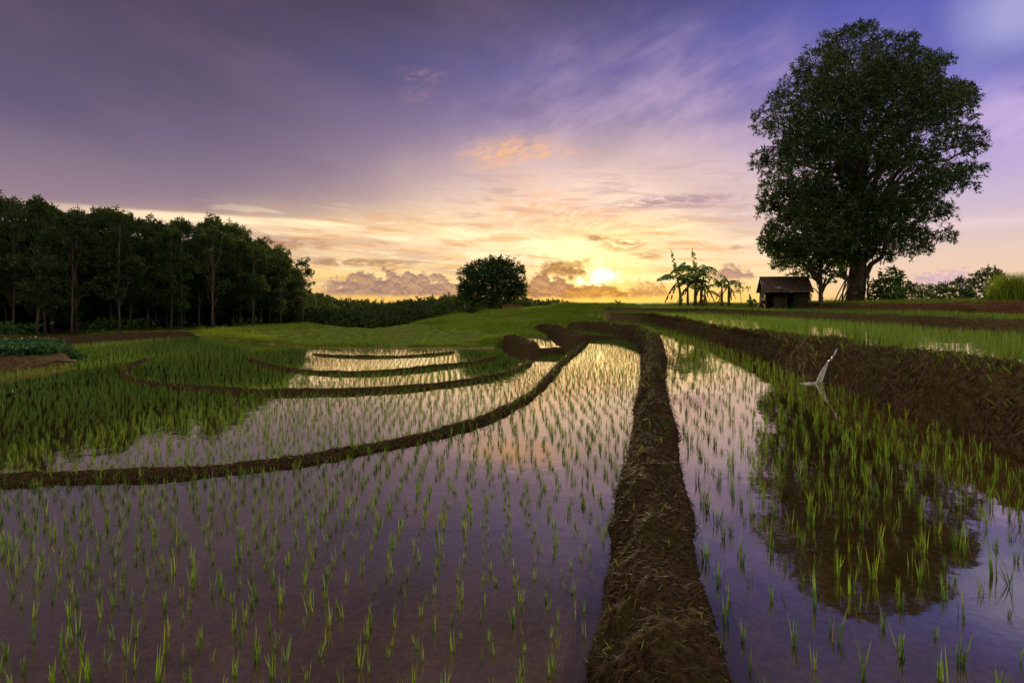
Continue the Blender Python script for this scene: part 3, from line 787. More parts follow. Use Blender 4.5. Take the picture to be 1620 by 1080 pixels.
for nm, n, ln, v, wt in (('main', 520, (.03, .10), .2, (3, 3)), ('t1', 4200, (.04, .12), .25, (3, 1.8)), ('b1', 500, (.04, .11), .3, None), ('b2', 500, (.05, .12), .4, None), ('b3', 400, (.05, .12), .4, None), ('t2', 700, (.1, .25), .5, (3, 2)), ('arm', 500, (.05, .15), .4, (3, 2)), ('t3', 500, (.05, .2), .4, (4, 2))):
    V, Q, A = strands(nm, n, ln, (.0025, .014), v, wt, down=-.5); gw.add(V, Q, var=A)
put('bank_weeds', gw.mesh('bank_weeds', M_GRASS), label='thin green weeds growing along the mud bunds and banks', cat='weeds', kind='stuff')

# low leafy crop on the raised bed, and the dark undergrowth of the wood
def leafpatch(P, n, ln, wd, up=.5, rad=.12, hgt=.1):
    m = len(P) * n
    B = np.repeat(P, n, 0) + np.column_stack([rng.normal(0, rad, m), rng.normal(0, rad, m), rng.uniform(0, hgt, m)])
    D = rng.normal(size=(m, 3)) * [1, 1, .5] + [0, 0, up]
    V, Q = leaves(B, D, rng.uniform(ln * .6, ln * 1.2, m), wd, None, .06)
    return V, Q, np.repeat(rng.uniform(0, 1, m), 4)
gb = GRIDS['bed']; q = gb[:, 5:33].reshape(-1, 3); q = q[rng.integers(0, len(q), 2200)]
V, Q, A = leafpatch(q, 8, .16, .10, .7, .10, .22)
put('leafy_crop', Geo().add(V, Q, var=A).mesh('leafy_crop', M_CROP), label='low bluish green leafy crop on the raised bed at the edge', cat='crop', kind='stuff')
ug = scatter_ground(9000, -60, -12, 29, 75)
ln_ = np.array([at(-90, 540, 31)[:2], at(57, 536, 34)[:2], at(190, 529, 40)[:2], at(335, 521, 46)[:2], at(480, 515, 57)[:2]])
ug = ug[(ug[:, 1] > np.interp(ug[:, 0], ln_[:, 0], ln_[:, 1]) - .8)]
V, Q, A = leafpatch(ug, 9, .34, .14, .8, .3, .75)
put('wood_undergrowth', Geo().add(V, Q, var=A).mesh('wood_undergrowth', M_BUSH), label='dark leafy undergrowth between the trunks of the wood', cat='undergrowth', kind='stuff')

# ------------------------------------------------------------------ trees
def crown_geo(lumps, per_m2, k, length, width, down=.35, gap=.0, gapf=.5, inner=.25, seed=0, stretch=1.0):
    """lumps: rows of x,y,z,rx,ry,rz; leaf clusters over and inside each lump, with gaps"""
    L = np.asarray(lumps, float); area = 4 * pi * (L[:, 3] * L[:, 4] * L[:, 5]) ** (2 / 3)
    cnt = np.maximum(4, (area * per_m2).astype(int))
    idx = np.repeat(np.arange(len(L)), cnt); n = len(idx)
    d = unit(rng.normal(size=(n, 3))); d[:, 2] = np.where(d[:, 2] < -.35, -d[:, 2] * .6, d[:, 2]); d = unit(d)
    r = np.where(rng.random(n) < inner, rng.uniform(.35, .85, n), rng.uniform(.82, 1.12, n))
    rough = 1 + .22 * vnoise(d * 2.3 + idx[:, None] * 3.1)
    P = L[idx, :3] + d * L[idx, 3:6] * (r * rough)[:, None]
    if gap:
        nz = fbm(P * gapf + seed, 3)
        keep = nz > -1 + gap; P, d, idx = P[keep], d[keep], idx[keep]; n = len(P)
    B = np.repeat(P, k, 0); o = np.repeat(d, k, 0); m = len(B)
    D = o * .75 + rng.normal(size=(m, 3)) * .75 + [0, 0, -down]
    B = B + rng.normal(size=(m, 3)) * length * .22
    V, Q = leaves(B, D, rng.uniform(.65, 1.25, m) * length, width * rng.uniform(.7, 1.2, m), None, .05)
    tone = np.clip(.45 + .35 * vnoise(P * .55 + 5) + rng.normal(0, .15, n), 0, 1)
    return Geo().add(V, Q, var=np.repeat(np.clip(np.repeat(tone, k) + rng.normal(0, .12, m), 0, 1), 4))

def limb(a, b, sag=0.0, n=10, wob=.15):
    t = np.linspace(0, 1, n)[:, None]
    a, b = np.asarray(a, float), np.asarray(b, float)
    P = a + (b - a) * t
    P[:, 2] += (np.sin(t[:, 0] * pi) * sag)
    w = np.linalg.norm(b - a) * wob
    P[1:-1] += (rng.normal(size=(n - 2, 3)) * w * .12)
    return P

def grow(name, trunk_pts, trunk_r, targets, r_end, lr, bark, parent, fork=(.5, 1.0), twigs=0):
    T = np.asarray(trunk_pts, float)
    g_ = Geo(); V, Q, t = tube(T, trunk_r, 12); g_.add(V, Q, t)
    rr = np.asarray(trunk_r)
    for p in targets:
        p = np.asarray(p, float)
        f = rng.uniform(*fork) * (len(T) - 1); k = int(min(f, len(T) - 2)); a = T[k] + (T[k + 1] - T[k]) * (f - k)
        if a[2] > p[2] - .2: a = T[max(1, k - 2)]
        P = limb(a, p, sag=np.linalg.norm(p - a) * .10)
        ra = min(lr, float(np.interp(f, np.arange(len(rr)), rr)) * .6)
        V, Q, t = tube(P, np.linspace(ra, r_end, len(P)), 7); g_.add(V, Q, t)
        for _ in range(twigs):
            s = rng.integers(4, len(P) - 1); q = P[s] + unit(rng.normal(size=3) + [0, 0, .3]) * rng.uniform(.05, .12) * np.linalg.norm(p - a)
            V, Q, t = tube(limb(P[s], q, n=6), np.linspace(r_end * 1.4, r_end * .4, 6), 5); g_.add(V, Q, t)
    return kid(parent, name, g_.mesh(name, bark, True))

# the great tree by the hut
D0 = 46.0
base0 = at(1352, 479, D0); base0[2] = float(ground_h(base0[:1], base0[1:2])[0][0]) - .15
mango = thing('mango_tree', base0, 'huge dark round-crowned tree towering over the hut on the right terrace', 'tree')
def loc0(px, py, dz=0.0): return at(px, py, D0 + dz) - base0
m0 = D0 / K
rim = [(1230, 195, 40), (1226, 258, 38), (1236, 318, 38), (1246, 365, 36), (1258, 150, 40), (1296, 112, 44), (1345, 82, 46), (1412, 88, 46), (1462, 118, 42), (1502, 168, 42), (1518, 232, 42), (1506, 292, 40), (1468, 345, 38), (1440, 385, 36), (1395, 388, 32), (1340, 392, 36), (1290, 385, 36), (1275, 345, 40), (1486, 102, 20), (1520, 150, 22), (1535, 270, 24), (1490, 378, 22), (1362, 52, 22), (1310, 62, 16), (1208, 262, 16), (1542, 238, 18), (1340, 412, 24), (1385, 408, 24), (1362, 395, 30), (1320, 405, 22), (1420, 405, 20), (1455, 398, 18), (1215, 330, 18), (1228, 160, 18), (1228, 290, 32), (1224, 338, 28), (1230, 368, 28), (1248, 400, 28)]
inn = [(1325, 180, 58), (1395, 165, 60), (1455, 215, 56), (1295, 250, 56), (1365, 255, 62), (1315, 320, 56), (1385, 335, 50), (1440, 330, 36), (1350, 130, 50), (1420, 130, 46), (1290, 350, 46), (1340, 372, 42), (1410, 368, 40), (1270, 310, 36), (1440, 265, 40), (1475, 300, 36), (1265, 215, 36), (1290, 372, 34), (1320, 385, 34), (1480, 170, 40)]
lumps, cent = [], []
for x, y, r in rim:
    p = loc0(x, y, rng.uniform(-3, 3)); lumps.append([*p, r * m0 * .80, r * m0 * .9, r * m0 * .78]); cent.append(p)
for x, y, r in inn:
    for s in (-1, 1):
        p = loc0(x + rng.uniform(-12, 12), y + rng.uniform(-12, 12), s * rng.uniform(4, 6.5)); lumps.append([*p, r * m0, r * m0 * .8, r * m0 * .9]); cent.append(p)
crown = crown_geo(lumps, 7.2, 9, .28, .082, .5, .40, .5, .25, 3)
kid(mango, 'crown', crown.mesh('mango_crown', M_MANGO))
cent = [c for c in cent if c[2] > 6.2]
tp = np.array([[0, 0, -.2], [.02, 0, .5], [.12, .1, 1.6], [.35, .2, 3.2], [.55, .2, 5.0], [.6, .3, 7.5], [.5, .2, 10.5], [.3, 0, 14], [.2, 0, 17]])
mt = grow('trunk', tp, [.95, .70, .60, .54, .48, .38, .28, .18, .08], cent, .05, .34, M_BARK, mango, (.45, .85), 3)
# roots and hanging stems running down the trunk
for k in range(5):
    a = rng.uniform(0, 2 * pi); top = rng.uniform(2, 4.5)
    P = np.array([[cos(a) * (.66 + .3 * (1 - t)) + .1 * t * 3, sin(a) * (.66 + .3 * (1 - t)), top * t - .1] for t in np.linspace(0, 1, 8)]) * [1, 1, 1] + rng.normal(0, .04, (8, 3))
    V, Q, t = tube(P, .05 + .04 * rng.random(), 6); kid(mango, 'aerial_root', Geo().add(V, Q, t).mesh('aerial_root', M_BARK, True))

def simple_tree(name, px, py, d, crown_lumps, label, cat, leafmat, bark, leaf, per, k=8, trunk=None, trunk_r=None, gap=.35, group=None, down=.3, gapf=.6, sink=.1, twigs=2, lr=.12):
    """crown_lumps in photo pixels (x, y, r, depth) at distance d"""
    b = at(px, py, d); b[2] = min(b[2], float(ground_h(b[:1], b[1:2])[0][0])) - sink
    o = thing(name, b, label, cat, group)
    mm = d / K; ls, ce = [], []
    for x, y, r, dz in crown_lumps:
        p = at(x, y, d) + [0, dz, 0] - b; ls.append([*p, r * mm, r * mm, r * mm * .9]); ce.append(p)
    kid(o, 'crown', crown_geo(ls, per, k, leaf, leaf * .32, down, gap, gapf, .3, px).mesh(name + '_crown', leafmat))
    top = max(c[2] for c in ce)
    T = np.array([[0, 0, -.1], [.03, .02, top * .25], [.1 * mm, 0, top * .5], [.0, .05, top * .8]]) if trunk is None else trunk
    grow('trunk', T, trunk_r or [.18, .15, .12, .05], ce, .015, lr, bark, o, (.4, .95), twigs)
    return o
simple_tree('young_tree', 1298, 478, 44.5, [(1232, 392, 24, 0), (1250, 415, 22, -1), (1275, 400, 26, .5), (1300, 392, 28, 0), (1318, 415, 24, -.5), (1218, 380, 15, 0), (1240, 375, 18, 0), (1262, 388, 24, .8), (1245, 402, 22, .5), (1285, 412, 24, .5), (1330, 400, 16, 0), (1338, 422, 16, .5), (1318, 434, 14, 0), (1262, 438, 14, 0), (1240, 418, 16, 0), (1222, 398, 14, 0), (1290, 428, 18, 1), (1310, 440, 15, 0), (1262, 425, 16, 1)],
            'smaller light green tree between the hut roof and the great trunk', 'tree', M_BUSH, M_BARK, .30, 6.5, 9, None, [.18, .16, .13, .05], .4)
simple_tree('round_tree', 778, 494, 66, [(778, 450, 40, 0), (760, 440, 28, -1), (800, 436, 28, 0), (782, 424, 20, 0), (806, 458, 24, 1), (748, 465, 22, 0), (740, 478, 16, -.5), (800, 472, 22, 0), (770, 478, 26, -1), (822, 455, 10, 0), (735, 455, 10, 0), (815, 470, 14, 0)],
            'round dome-shaped dark tree standing alone on the grassy knoll in the middle', 'tree', M_MANGO, M_BARK, .42, 5.0, 8, None, [.3, .26, .2, .08], .2)

# the dark wood on the left: six kinds of slender tree, planted in rows
def rubber_proto(k):
    o = thing('slender_tree', (0, 0, 0), 'x', 'tree')
    H = 10.0; ls = []
    nl = 14 + k % 3 + (4 if k > 2 else 0)
    for i in range(nl):
        z = rng.uniform(2.4 if k < 3 else 1.4, 9.3); rad = 1.7 * (1 - ((z - 5.8) / 4.4) ** 2 * .7); a = rng.uniform(0, 2 * pi); rr = rad * rng.uniform(.3, 1.0)
        s = rng.uniform(.4, .95)
        ls.append([cos(a) * rr, sin(a) * rr, z, s, s, s * .75])
    ls.append([0, 0, 9.4, .5, .5, .6]); ls.append([rng.uniform(-.9, .9), 0, 9.9 - .4 * (k % 3), .35, .35, .5]); ls.append([rng.uniform(-1.2, 1.2), .4, 9.0, .4, .4, .45])
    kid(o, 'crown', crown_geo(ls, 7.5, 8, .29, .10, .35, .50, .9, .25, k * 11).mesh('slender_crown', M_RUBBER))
    b = rng.normal(0, .12, 2)
    T = np.array([[0, 0, -.3], [b[0], b[1], 2], [b[0] * 2, b[1] * 1.5, 4.2], [b[0], b[1], 6.5], [0, 0, 9]])
    grow('trunk', T, [.10, .072, .060, .045, .02], [np.array(l[:3]) for l in ls], .012, .05, M_PALEBARK, o, (.42, .9), 1)
    return o
protos = [rubber_proto(k) for k in range(6)]
def ytop(px): return np.interp(px, [-300, 0, 30, 90, 140, 190, 240, 300, 350, 400, 450, 480, 500, 530], [330, 318, 312, 332, 345, 334, 350, 364, 352, 384, 404, 422, 446, 470])
front = np.array([at(x, y, d)[:2] for x, y, d in ((-260, 535, 31), (-60, 535, 32), (57, 533, 33.5), (113, 534, 36), (190, 527, 38.5), (270, 523, 42.5), (335, 520, 45), (400, 517, 49), (445, 515, 53), (478, 513, 57))])
front_lab = [None, None, 'forked pale-trunked slender tree at the front edge of the wood near the left border', 'short pale straight trunk at the wood edge, right of the forked pale one', 'slender tree with a thick reddish trunk at the front edge of the wood',
             'slender tree of the front row with thin grey trunk behind the red earth edge', 'slender tree of the front row where the red earth edge ends in grass', 'thin pale trunk of the front row above the grass shore', 'slender tree in the front row second from the open sky', 'small airy slender tree ending the wood at its right tip']
used = [False] * 6
def place_rubber(x, y, k, lab, grp):
    px = PXC + K * x / y
    hg = float(ground_h(np.array([x]), np.array([y]))[0][0])
    top = CAMZ + (YH - ytop(px) + rng.uniform(-12, 12)) / K * y
    s = max(.45, (top - hg) / 10.0)
    if not used[k]:
        used[k] = True; o = protos[k]
        o.location, o.rotation_euler, o.scale = (x, y, hg), (0, 0, rng.uniform(0, 6.28)), (s,) * 3
        o['label'] = lab; o['group'] = grp
    else: copy_tree(protos[k], (x, y, hg), rng.uniform(0, 6.28), s, lab, grp)
GW = 'slender trees of the dark wood'
for i, (x, y) in enumerate(front):
    place_rubber(x, y, i % 3, front_lab[i] or 'slender tree at the front of the wood beyond the left border', GW)
for row in range(1, 7):
    ss = np.arange(0, 1.001, .055 if row < 4 else .065)
    L = resample(front, np.clip(ss + rng.normal(0, .012, len(ss)), 0, 1))
    for x, y in L:
        dx = np.array([-.50, .86]) * 2.9 * row + rng.normal(0, .45, 2)
        px = PXC + K * (x + dx[0]) / (y + dx[1])
        if px < -130 or px > 500 or (px > 470 and row > 2): continue
        place_rubber(x + dx[0], y + dx[1], int(rng.integers(0 if row < 2 else 3, 6)), 'slender leafy tree standing among the dark rows behind the front of the left wood', GW)

ls = []
for row in (3.4, 5.0, 6.6, 8.4):
    for x, y in resample(front, np.linspace(0, 1, 34)):
        q = np.array([x, y]) + np.array([-.50, .86]) * 2.9 * row + rng.normal(0, .6, 2)
        if PXC + K * q[0] / q[1] > 492: continue
        hg = float(ground_h(q[:1], q[1:2])[0][0])
        for zz in (.6, 2.2, 3.9): ls.append([q[0] + rng.normal(0, .5), q[1], hg + zz, 1.5, 1.2, 1.25])
put('wood_thicket', crown_geo(ls, 1.7, 7, .50, .22, .2, .15, .5, .15, 4).mesh('wood_thicket', M_RUBBER), label='dense dark thicket closing the back of the left wood', cat='thicket', kind='stuff')
# woodland filling the valley beyond the grass, one mass
vt = lambda px: np.interp(px, [440, 490, 520, 560, 600, 625, 650, 690, 730, 760, 800, 840, 870, 900, 930], [470, 466, 474, 478, 482, 483, 480, 473, 470, 476, 478, 476, 479, 483, 484])
ls = []
for d, lowr in ((66, 22), (74, 14), (84, 8), (96, 3), (112, 0)):
    x = 440.0
    while x < 900:
        if not (d < 80 and x > 745):
            r = rng.uniform(1.3, 2.6) * (1 + (d - 66) / 120)
            y = vt(x) + lowr * rng.uniform(.6, 1.3) + rng.uniform(-2, 3)
            p = at(x, y, d); ls.append([p[0], p[1], p[2] - r, r * 1.2, r * 1.2, r])
            ls.append([p[0] + rng.uniform(-1, 1), p[1] - 1, p[2] - r * 2.4, r * 1.4, r, r * 1.2]); ls.append([p[0], p[1], p[2] - r * 4, r * 1.5, r, r * 1.5])
        x += rng.uniform(9, 16) * 66 / d * 1.2
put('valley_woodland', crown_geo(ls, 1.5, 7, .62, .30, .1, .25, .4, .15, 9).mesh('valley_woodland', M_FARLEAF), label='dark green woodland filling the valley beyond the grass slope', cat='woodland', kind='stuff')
for px, yt, d, r, lab in ((625, 476, 100, 7, 'tiny round treetop sticking up from the lowest dip of the valley woodland'), (708, 465, 110, 9, 'treetop on the crest of the wooded hill left of the round tree'), (655, 477, 105, 7, 'small treetop breaking the wooded skyline between dip and hill crest')):
    simple_tree('distant_tree', px, 505, d, [(px, yt + r, r, 0), (px - r * .7, yt + r * 1.8, r * .8, 0), (px + r * .7, yt + r * 1.7, r * .8, 0)], lab, 'tree', M_FARLEAF, M_BARK, .6, 2.0, 7, None, None, .3)

# ------------------------------------------------------------------ shrubs on the right terrace
def bush(px, py, d, lumps_, label, mat=M_BUSH, leaf=.26, per=6, k=8, name='leafy_bush', group=None, gap=.3, down=.1):
    lumps = [(x, min(y + 2, 479 - r * .7), r, dz) for x, y, r, dz in lumps_] + [(x + rng.uniform(-4, 4), 474, r * .7, dz - .3) for x, y, r, dz in lumps_[:4]]
    if py > 480: lumps = lumps_
    return simple_tree(name, px, py, d, lumps, label, 'bush', mat, M_BARK, leaf, per, k, None, [.06, .05, .04, .02], gap, group, down, 1.0, .1, 2, .03)
bush(1402, 476, 43.5, [(1385, 455, 16, 0), (1408, 440, 15, 0), (1425, 452, 15, 0), (1400, 462, 18, -.5), (1375, 465, 12, 0), (1412, 428, 8, 0), (1432, 465, 12, 0)], 'broad-leaved open shrub just right of the great trunk', leaf=.40, per=4.5, name='broad_leaved_shrub', gap=.5, down=.5)
bush(1452, 475, 45, [(1445, 464, 12, 0), (1462, 460, 13, 0), (1455, 468, 12, 0)], 'dark low bush beside the broad-leaved shrub', per=7)
bush(1495, 474, 47, [(1484, 460, 14, 0), (1505, 458, 14, 0), (1495, 466, 14, 0), (1470, 466, 10, 0)], 'rounded green bush under the feathery fronds', per=7)
bush(1535, 473, 47, [(1520, 463, 13, 0), (1540, 460, 13, 0), (1555, 464, 13, 0), (1530, 468, 12, 0)], 'wide pale green bush left of the tall grass clump', M_CROP, per=7)
bush(1572, 472, 45, [(1565, 463, 11, 0), (1580, 462, 12, 0)], 'small pale green bush touching the tall grass clump', M_CROP, per=7)
simple_tree('small_tree', 1560, 470, 62, [(1560, 434, 12, 0), (1550, 440, 10, 0), (1572, 438, 12, 0), (1562, 445, 14, 0), (1545, 450, 9, 0), (1576, 448, 10, 0)], 'small dark round tree behind the bushes at the right border', 'tree', M_FARLEAF, M_BARK, .4, 4, 8)
simple_tree('small_tree', 1519, 470, 62, [(1519, 447, 9, 0), (1512, 452, 8, 0), (1526, 452, 9, 0)], 'lower dark treetop left of the bare twiggy shrub', 'tree', M_FARLEAF, M_BARK, .4, 4, 8)
# bare twiggy shrub
b = at(1534, 462, 60); tw = thing('bare_shrub', b, 'bare twiggy shrub between two dark treetops on the right', 'shrub')
g_ = Geo()
for k in range(16):
    a = rng.uniform(0, 6.28); e_ = np.array([cos(a) * .7, sin(a) * .7, rng.uniform(1.0, 1.7)])
    V, Q, t = tube(limb([0, 0, -1.5], e_, n=7), np.linspace(.03, .008, 7), 5); g_.add(V, Q, t)
kid(tw, 'branches', g_.mesh('branches', M_PALEBARK, True))
# feathery fronds
b = at(1482, 470, 45.5); fr = thing('fern_palm', b, 'feathery fronds arching above the bushes right of the great tree', 'palm')
for k in range(7):
    a = k / 7 * 6.28 + .3; L = rng.uniform(1.0, 1.5)
    t = np.linspace(0, 1, 14); P = np.column_stack([np.cos(a) * t * L * .8, np.sin(a) * t * L * .8, .5 + 1.0 * t * 1.2 - .75 * t ** 2.4])
    g_ = Geo(); V, Q, tt = tube(P, np.linspace(.02, .006, 14), 5); g_.add(V, Q, tt)
    T = unit(np.gradient(P, axis=0))
    for s in (-1, 1):
        S = np.cross(T, [0, 0, 1]) * s
        V, Q = leaves(P[2:], S[2:] + T[2:] * .5 + [0, 0, -.15], .34 * np.sin(np.linspace(.5, 3.0, 12)), .06, np.tile([0, 0, 1.], (12, 1))); g_.add(V, Q, var=.7)
    kid(fr, 'frond', g_.mesh('frond', M_BUSH))
b = at(1470, 470, 45.6); V, Q, t = tube(limb([0, 0, -.4], [0, 0, .6], n=5), .05, 6); kid(fr, 'stem', Geo().add(V, Q, t).mesh('stem', M_STEM, True))
# tall grass clump
b = at(1606, 475, 35)
tg = Geo(); pts = np.column_stack([rng.normal(0, .55, 260), rng.normal(0, .5, 260), np.zeros(260)])
V, Q, A = clumps(pts, 1.75, 7, .14, .028, 6, .12, .05); tg.add(V, Q, var=A)
put('tall_grass_clump', tg.mesh('tall_grass_clump', M_GRASS), None, b, 'tall bright green grass clump at the right border above the red earth', 'grass clump')
# low tufts on the skyline near the sun
b = at(978, 481, 60); sk = thing('skyline_plant', b, 'spiky little plant silhouetted on the skyline below the sun', 'plant')
g_ = Geo(); n = 34; a = rng.uniform(0, 6.28, n)
V, Q, A = ribbons(np.zeros((n, 3)), np.column_stack([np.cos(a) * .7, np.sin(a) * .7, rng.uniform(.5, 1.3, n)]), rng.uniform(.5, 1.05, n), .06, np.column_stack([0 * a, 0 * a, -rng.uniform(.1, .4, n)]), 5); g_.add(V, Q, var=A)
kid(sk, 'leaf_rosette', g_.mesh('leaf_rosette', M_GRASS))

# ------------------------------------------------------------------ bananas
def banana_leaf(L, W, az, rise, droop, tear, hk=1.0):
    n = 15; t = np.linspace(0, 1, n)
    P = np.column_stack([np.cos(az) * L * (t * cos(rise)), np.sin(az) * L * (t * cos(rise)), L * (t * sin(rise) - droop * t ** 2.2)])
    T = unit(np.gradient(P, axis=0)); S = unit(np.cross(T, [0, 0, 1.])); N = np.cross(S, T)
    g_ = Geo(); V, Q, tt = tube(P, np.linspace(.030, .008, n), 5); g_.add(V, Q, tt, var=.8)
    w = W * np.sin(np.clip((t - .10) / .9, 0, 1) ** .75 * pi) ** .6
    for s in (-1, 1):
        for i in range(2, n - 1):
            if rng.random() < tear * .35: continue
            f = rng.uniform(-.02, .05) * tear
            a_, b_ = P[i], P[i + 1]; hang = (-1.1 - rng.random() * tear * .9) * hk
            o1 = (S[i] * s * .75 + N[i] * .18 + [0, 0, hang * .4] + T[i] * .3 * tear) * w[i]; o2 = (S[i + 1] * s * .75 + N[i + 1] * .18 + [0, 0, hang * .4] + T[i] * .3 * tear * .6) * w[i + 1] * (1 - tear * .25 * rng.random())
            V = [a_, b_ - (b_ - a_) * f, b_ + o2 * .55 - (b_ - a_) * f, a_ + o1 * .55, b_ + o2 + [0, 0, hang * .10] - (b_ - a_) * f * 3, a_ + o1 + [0, 0, hang * .10]]
            g_.add(V, [[0, 1, 2, 3], [3, 2, 4, 5]], var=np.clip(.5 + rng.normal(0, .15), 0, 1))
    return g_
def banana(px, py, d, H, nl, Lf, label, tear=.8, up=None, lean=0.0):
    H *= 1.22
    b = at(px, py, d); b[2] -= .1; Lf *= 1.2
    o = thing('banana_plant', b, label, 'banana plant', 'banana plants on the skyline')
    P = np.array([[lean * t ** 2 * .6, 0, H * t] for t in np.linspace(0, 1, 7)])
    V, Q, t = tube(P, np.linspace(.15, .08, 7) * (H / 2.6) ** .5, 9); kid(o, 'stem', Geo().add(V, Q, t).mesh('banana_stem', M_STEM, True))
    for k in range(max(5, nl - 2)):
        az = k * 2.4 + rng.uniform(-.3, .3) + px
        rise = rng.uniform(.35, 1.2); droop = rng.uniform(.35, .85)
        if k < (up or 0): rise, droop, az = rng.uniform(1.2, 1.35), .06, rng.uniform(1.0, 2.2)
        kid(o, 'leaf', banana_leaf(Lf * rng.uniform(.75, 1.1), (.30 if k < (up or 0) else .60) * Lf / 2.3, az, rise, droop, tear, .25 if k < (up or 0) else 1.0).mesh('banana_leaf', M_BANANA), P[-1] + [0, 0, -.1 * (k > 2)])
    for k in range(3):                                   # dead leaves hanging down the stem
        az = rng.uniform(0, 6.28)
        kid(o, 'dead_leaf', banana_leaf(Lf * .55, .16, az, -.6, .75, .9).mesh('dead_leaf', M_STRAW), P[-2])
banana(1077, 481, 52, 2.1, 8, 2.3, 'banana plant leaning left at the left side of the tallest clump', .6, 1, -.6)
banana(1088, 481, 53, 1.7, 8, 1.9, 'short banana plant in the clump, between the left-leaning one and the tallest', .4, 0)
banana(1100, 481, 52, 2.5, 9, 2.4, 'tallest banana plant with a torn upright leaf in the middle of the clump', .7, 1, .1)
banana(1109, 481, 52.5, 2.1, 8, 2.4, 'banana plant with long arching leaf at the right side of the clump', .7, 0, .4)
banana(1115, 482, 51, 1.1, 7, 1.5, 'low young banana sucker at the right foot of the clump', .4, 0)
banana(1142, 482, 52, 1.4, 6, 1.3, 'thin banana plant standing apart, right of the big clump', .7, 0)
banana(1153, 482, 52, 1.8, 7, 1.4, 'drooping banana plant, the taller of the two standing apart', .7, 0)
simple_tree('sapling', 1172, 482, 52, [(1170, 452, 6, 0), (1176, 458, 7, 0), (1166, 460, 6, 0)], 'thin sapling with small leaves between bananas and hut', 'sapling', M_BUSH, M_BARK, .25, 5, 6, None, [.04, .03, .025, .012], .5)
banana(1188, 483, 49, .25, 6, .95, 'very low banana sucker on the ground left of the hut', .2, 2)

# ------------------------------------------------------------------ hut
def roof_build(g, pos):
    n1 = g.noise(pos, 3.0, 5, .7); n2 = g.noise(pos, .9, 3, .6); n3 = g.noise(pos, 14.0, 3, .6)
    c = g.mix(g.smooth(.3, .7, n1), (.028, .015, .011, 1), (.085, .048, .036, 1))
    return g.mix(g.smooth(.60, .72, n2 + (n3 - .5) * .2), c, (.36, .31, .24, 1)), n3, .02
M_ROOF = surf_mat('rusty_sheet', roof_build, .7, .4)
def roof_slab(p0, p1, p2, p3, waves, thick=.03, amp=.018):
    """corrugated sheet: p0-p1 ridge, p3-p2 eave"""
    nu = waves * 4 + 1; nv = 5; u = np.linspace(0, 1, nu); v = np.linspace(0, 1, nv)
    p0, p1, p2, p3 = map(np.asarray, (p0, p1, p2, p3))
    U, Vv = np.meshgrid(u, v, indexing='ij')
    P = (p0 * (1 - U[..., None]) + p1 * U[..., None]) * (1 - Vv[..., None]) + (p3 * (1 - U[..., None]) + p2 * U[..., None]) * Vv[..., None]
    N = unit(np.cross(p1 - p0, p3 - p0)); N = N * np.sign(N[2])
    P = P + N * (amp * np.sin(U * waves * 2 * pi))[..., None]
    top = P.reshape(-1, 3); bot = (P - N * thick).reshape(-1, 3)
    i, j = np.meshgrid(np.arange(nu - 1), np.arange(nv - 1), indexing='ij')
    Q = np.stack([i * nv + j, (i + 1) * nv + j, (i + 1) * nv + j + 1, i * nv + j + 1], -1).reshape(-1, 4)
    m = nu * nv; Qs = []
    for k in range(nu - 1):
        for e in (0, nv - 1): Qs.append([k * nv + e, (k + 1) * nv + e, (k + 1) * nv + e + m, k * nv + e + m])
    for k in range(nv - 1):
        for e in (0, (nu - 1) * nv): Qs.append([e + k, e + k + 1, e + k + 1 + m, e + k + m])
    return np.vstack([top, bot]), np.vstack([Q, Q[:, ::-1] + m, Qs])
hb = at(1240, 487.5, 46); hb[2] = min(hb[2], float(ground_h(hb[:1], hb[1:2])[0][0]) + .05)
hut = thing('field_hut', hb, 'dark weathered field hut with rusty sheet roof below the great tree', 'hut', None, R_(-14))
HL, HD, HR, HE = 3.15, 2.5, 2.92, 1.92
V, Q = roof_slab((-HL/2 - .25, 0, HR), (HL/2 + .25, 0, HR), (HL/2 + .25, -HD/2 - .45, HE - .22), (-HL/2 - .25, -HD/2 - .45, HE - .22), 22)
rf = kid(hut, 'roof', Geo().add(V, Q).mesh('roof', M_ROOF))
V, Q = roof_slab((-HL/2 - .25, .01, HR), (HL/2 + .25, .01, HR), (HL/2 + .25, HD/2 + .45, HE - .22), (-HL/2 - .25, HD/2 + .45, HE - .22), 22)
kid(hut, 'roof', Geo().add(V, Q).mesh('roof', M_ROOF))
V, Q, t = tube([(-HL/2 - .28, 0, HR + .03), (HL/2 + .28, 0, HR + .03)], .05, 6); kid(hut, 'ridge_cap', Geo().add(V, Q, t).mesh('ridge_cap', M_ROOF))
for x in (-HL/2, 0, HL/2):
    for y in (-HD/2, HD/2):
        V, Q, t = tube(limb((x, y, -.3), (x + rng.normal(0, .03), y, HE + .05), n=5), .06, 7); kid(hut, 'post', Geo().add(V, Q, t).mesh('post', M_WOOD, True))
def planks(a, b, h0, h1, n, th=.03, skip=()):
    a, b = np.array(a, float), np.array(b, float); g_ = Geo(); w = np.linalg.norm(b - a) / n; dirv = (b - a) / np.linalg.norm(b - a)
    rot = np.array([[dirv[0], -dirv[1], 0], [dirv[1], dirv[0], 0], [0, 0, 1]])
    for k in range(n):
        if k in skip: continue
        c = a + dirv * w * (k + .5); t_ = h1(k / n) if callable(h1) else h1
        z0 = h0 + rng.uniform(0, .08); V, Q = boxv((c[0] + rng.normal(0, .008), c[1] + rng.normal(0, .008), (z0 + t_) / 2), (w * .93, th, t_ - z0), rot); g_.add(V, Q)
    return g_
kid(hut, 'wall', planks((-HL/2, HD/2 - .1), (HL/2, HD/2 - .1), -.2, HE + .1, 22).mesh('wall', M_WOOD))
kid(hut, 'wall_lining', planks((-HL/2 + .08, HD/2 - .16), (HL/2 - .1, HD/2 - .16), -.2, HE + .1, 21).mesh('wall_lining', M_WOOD))
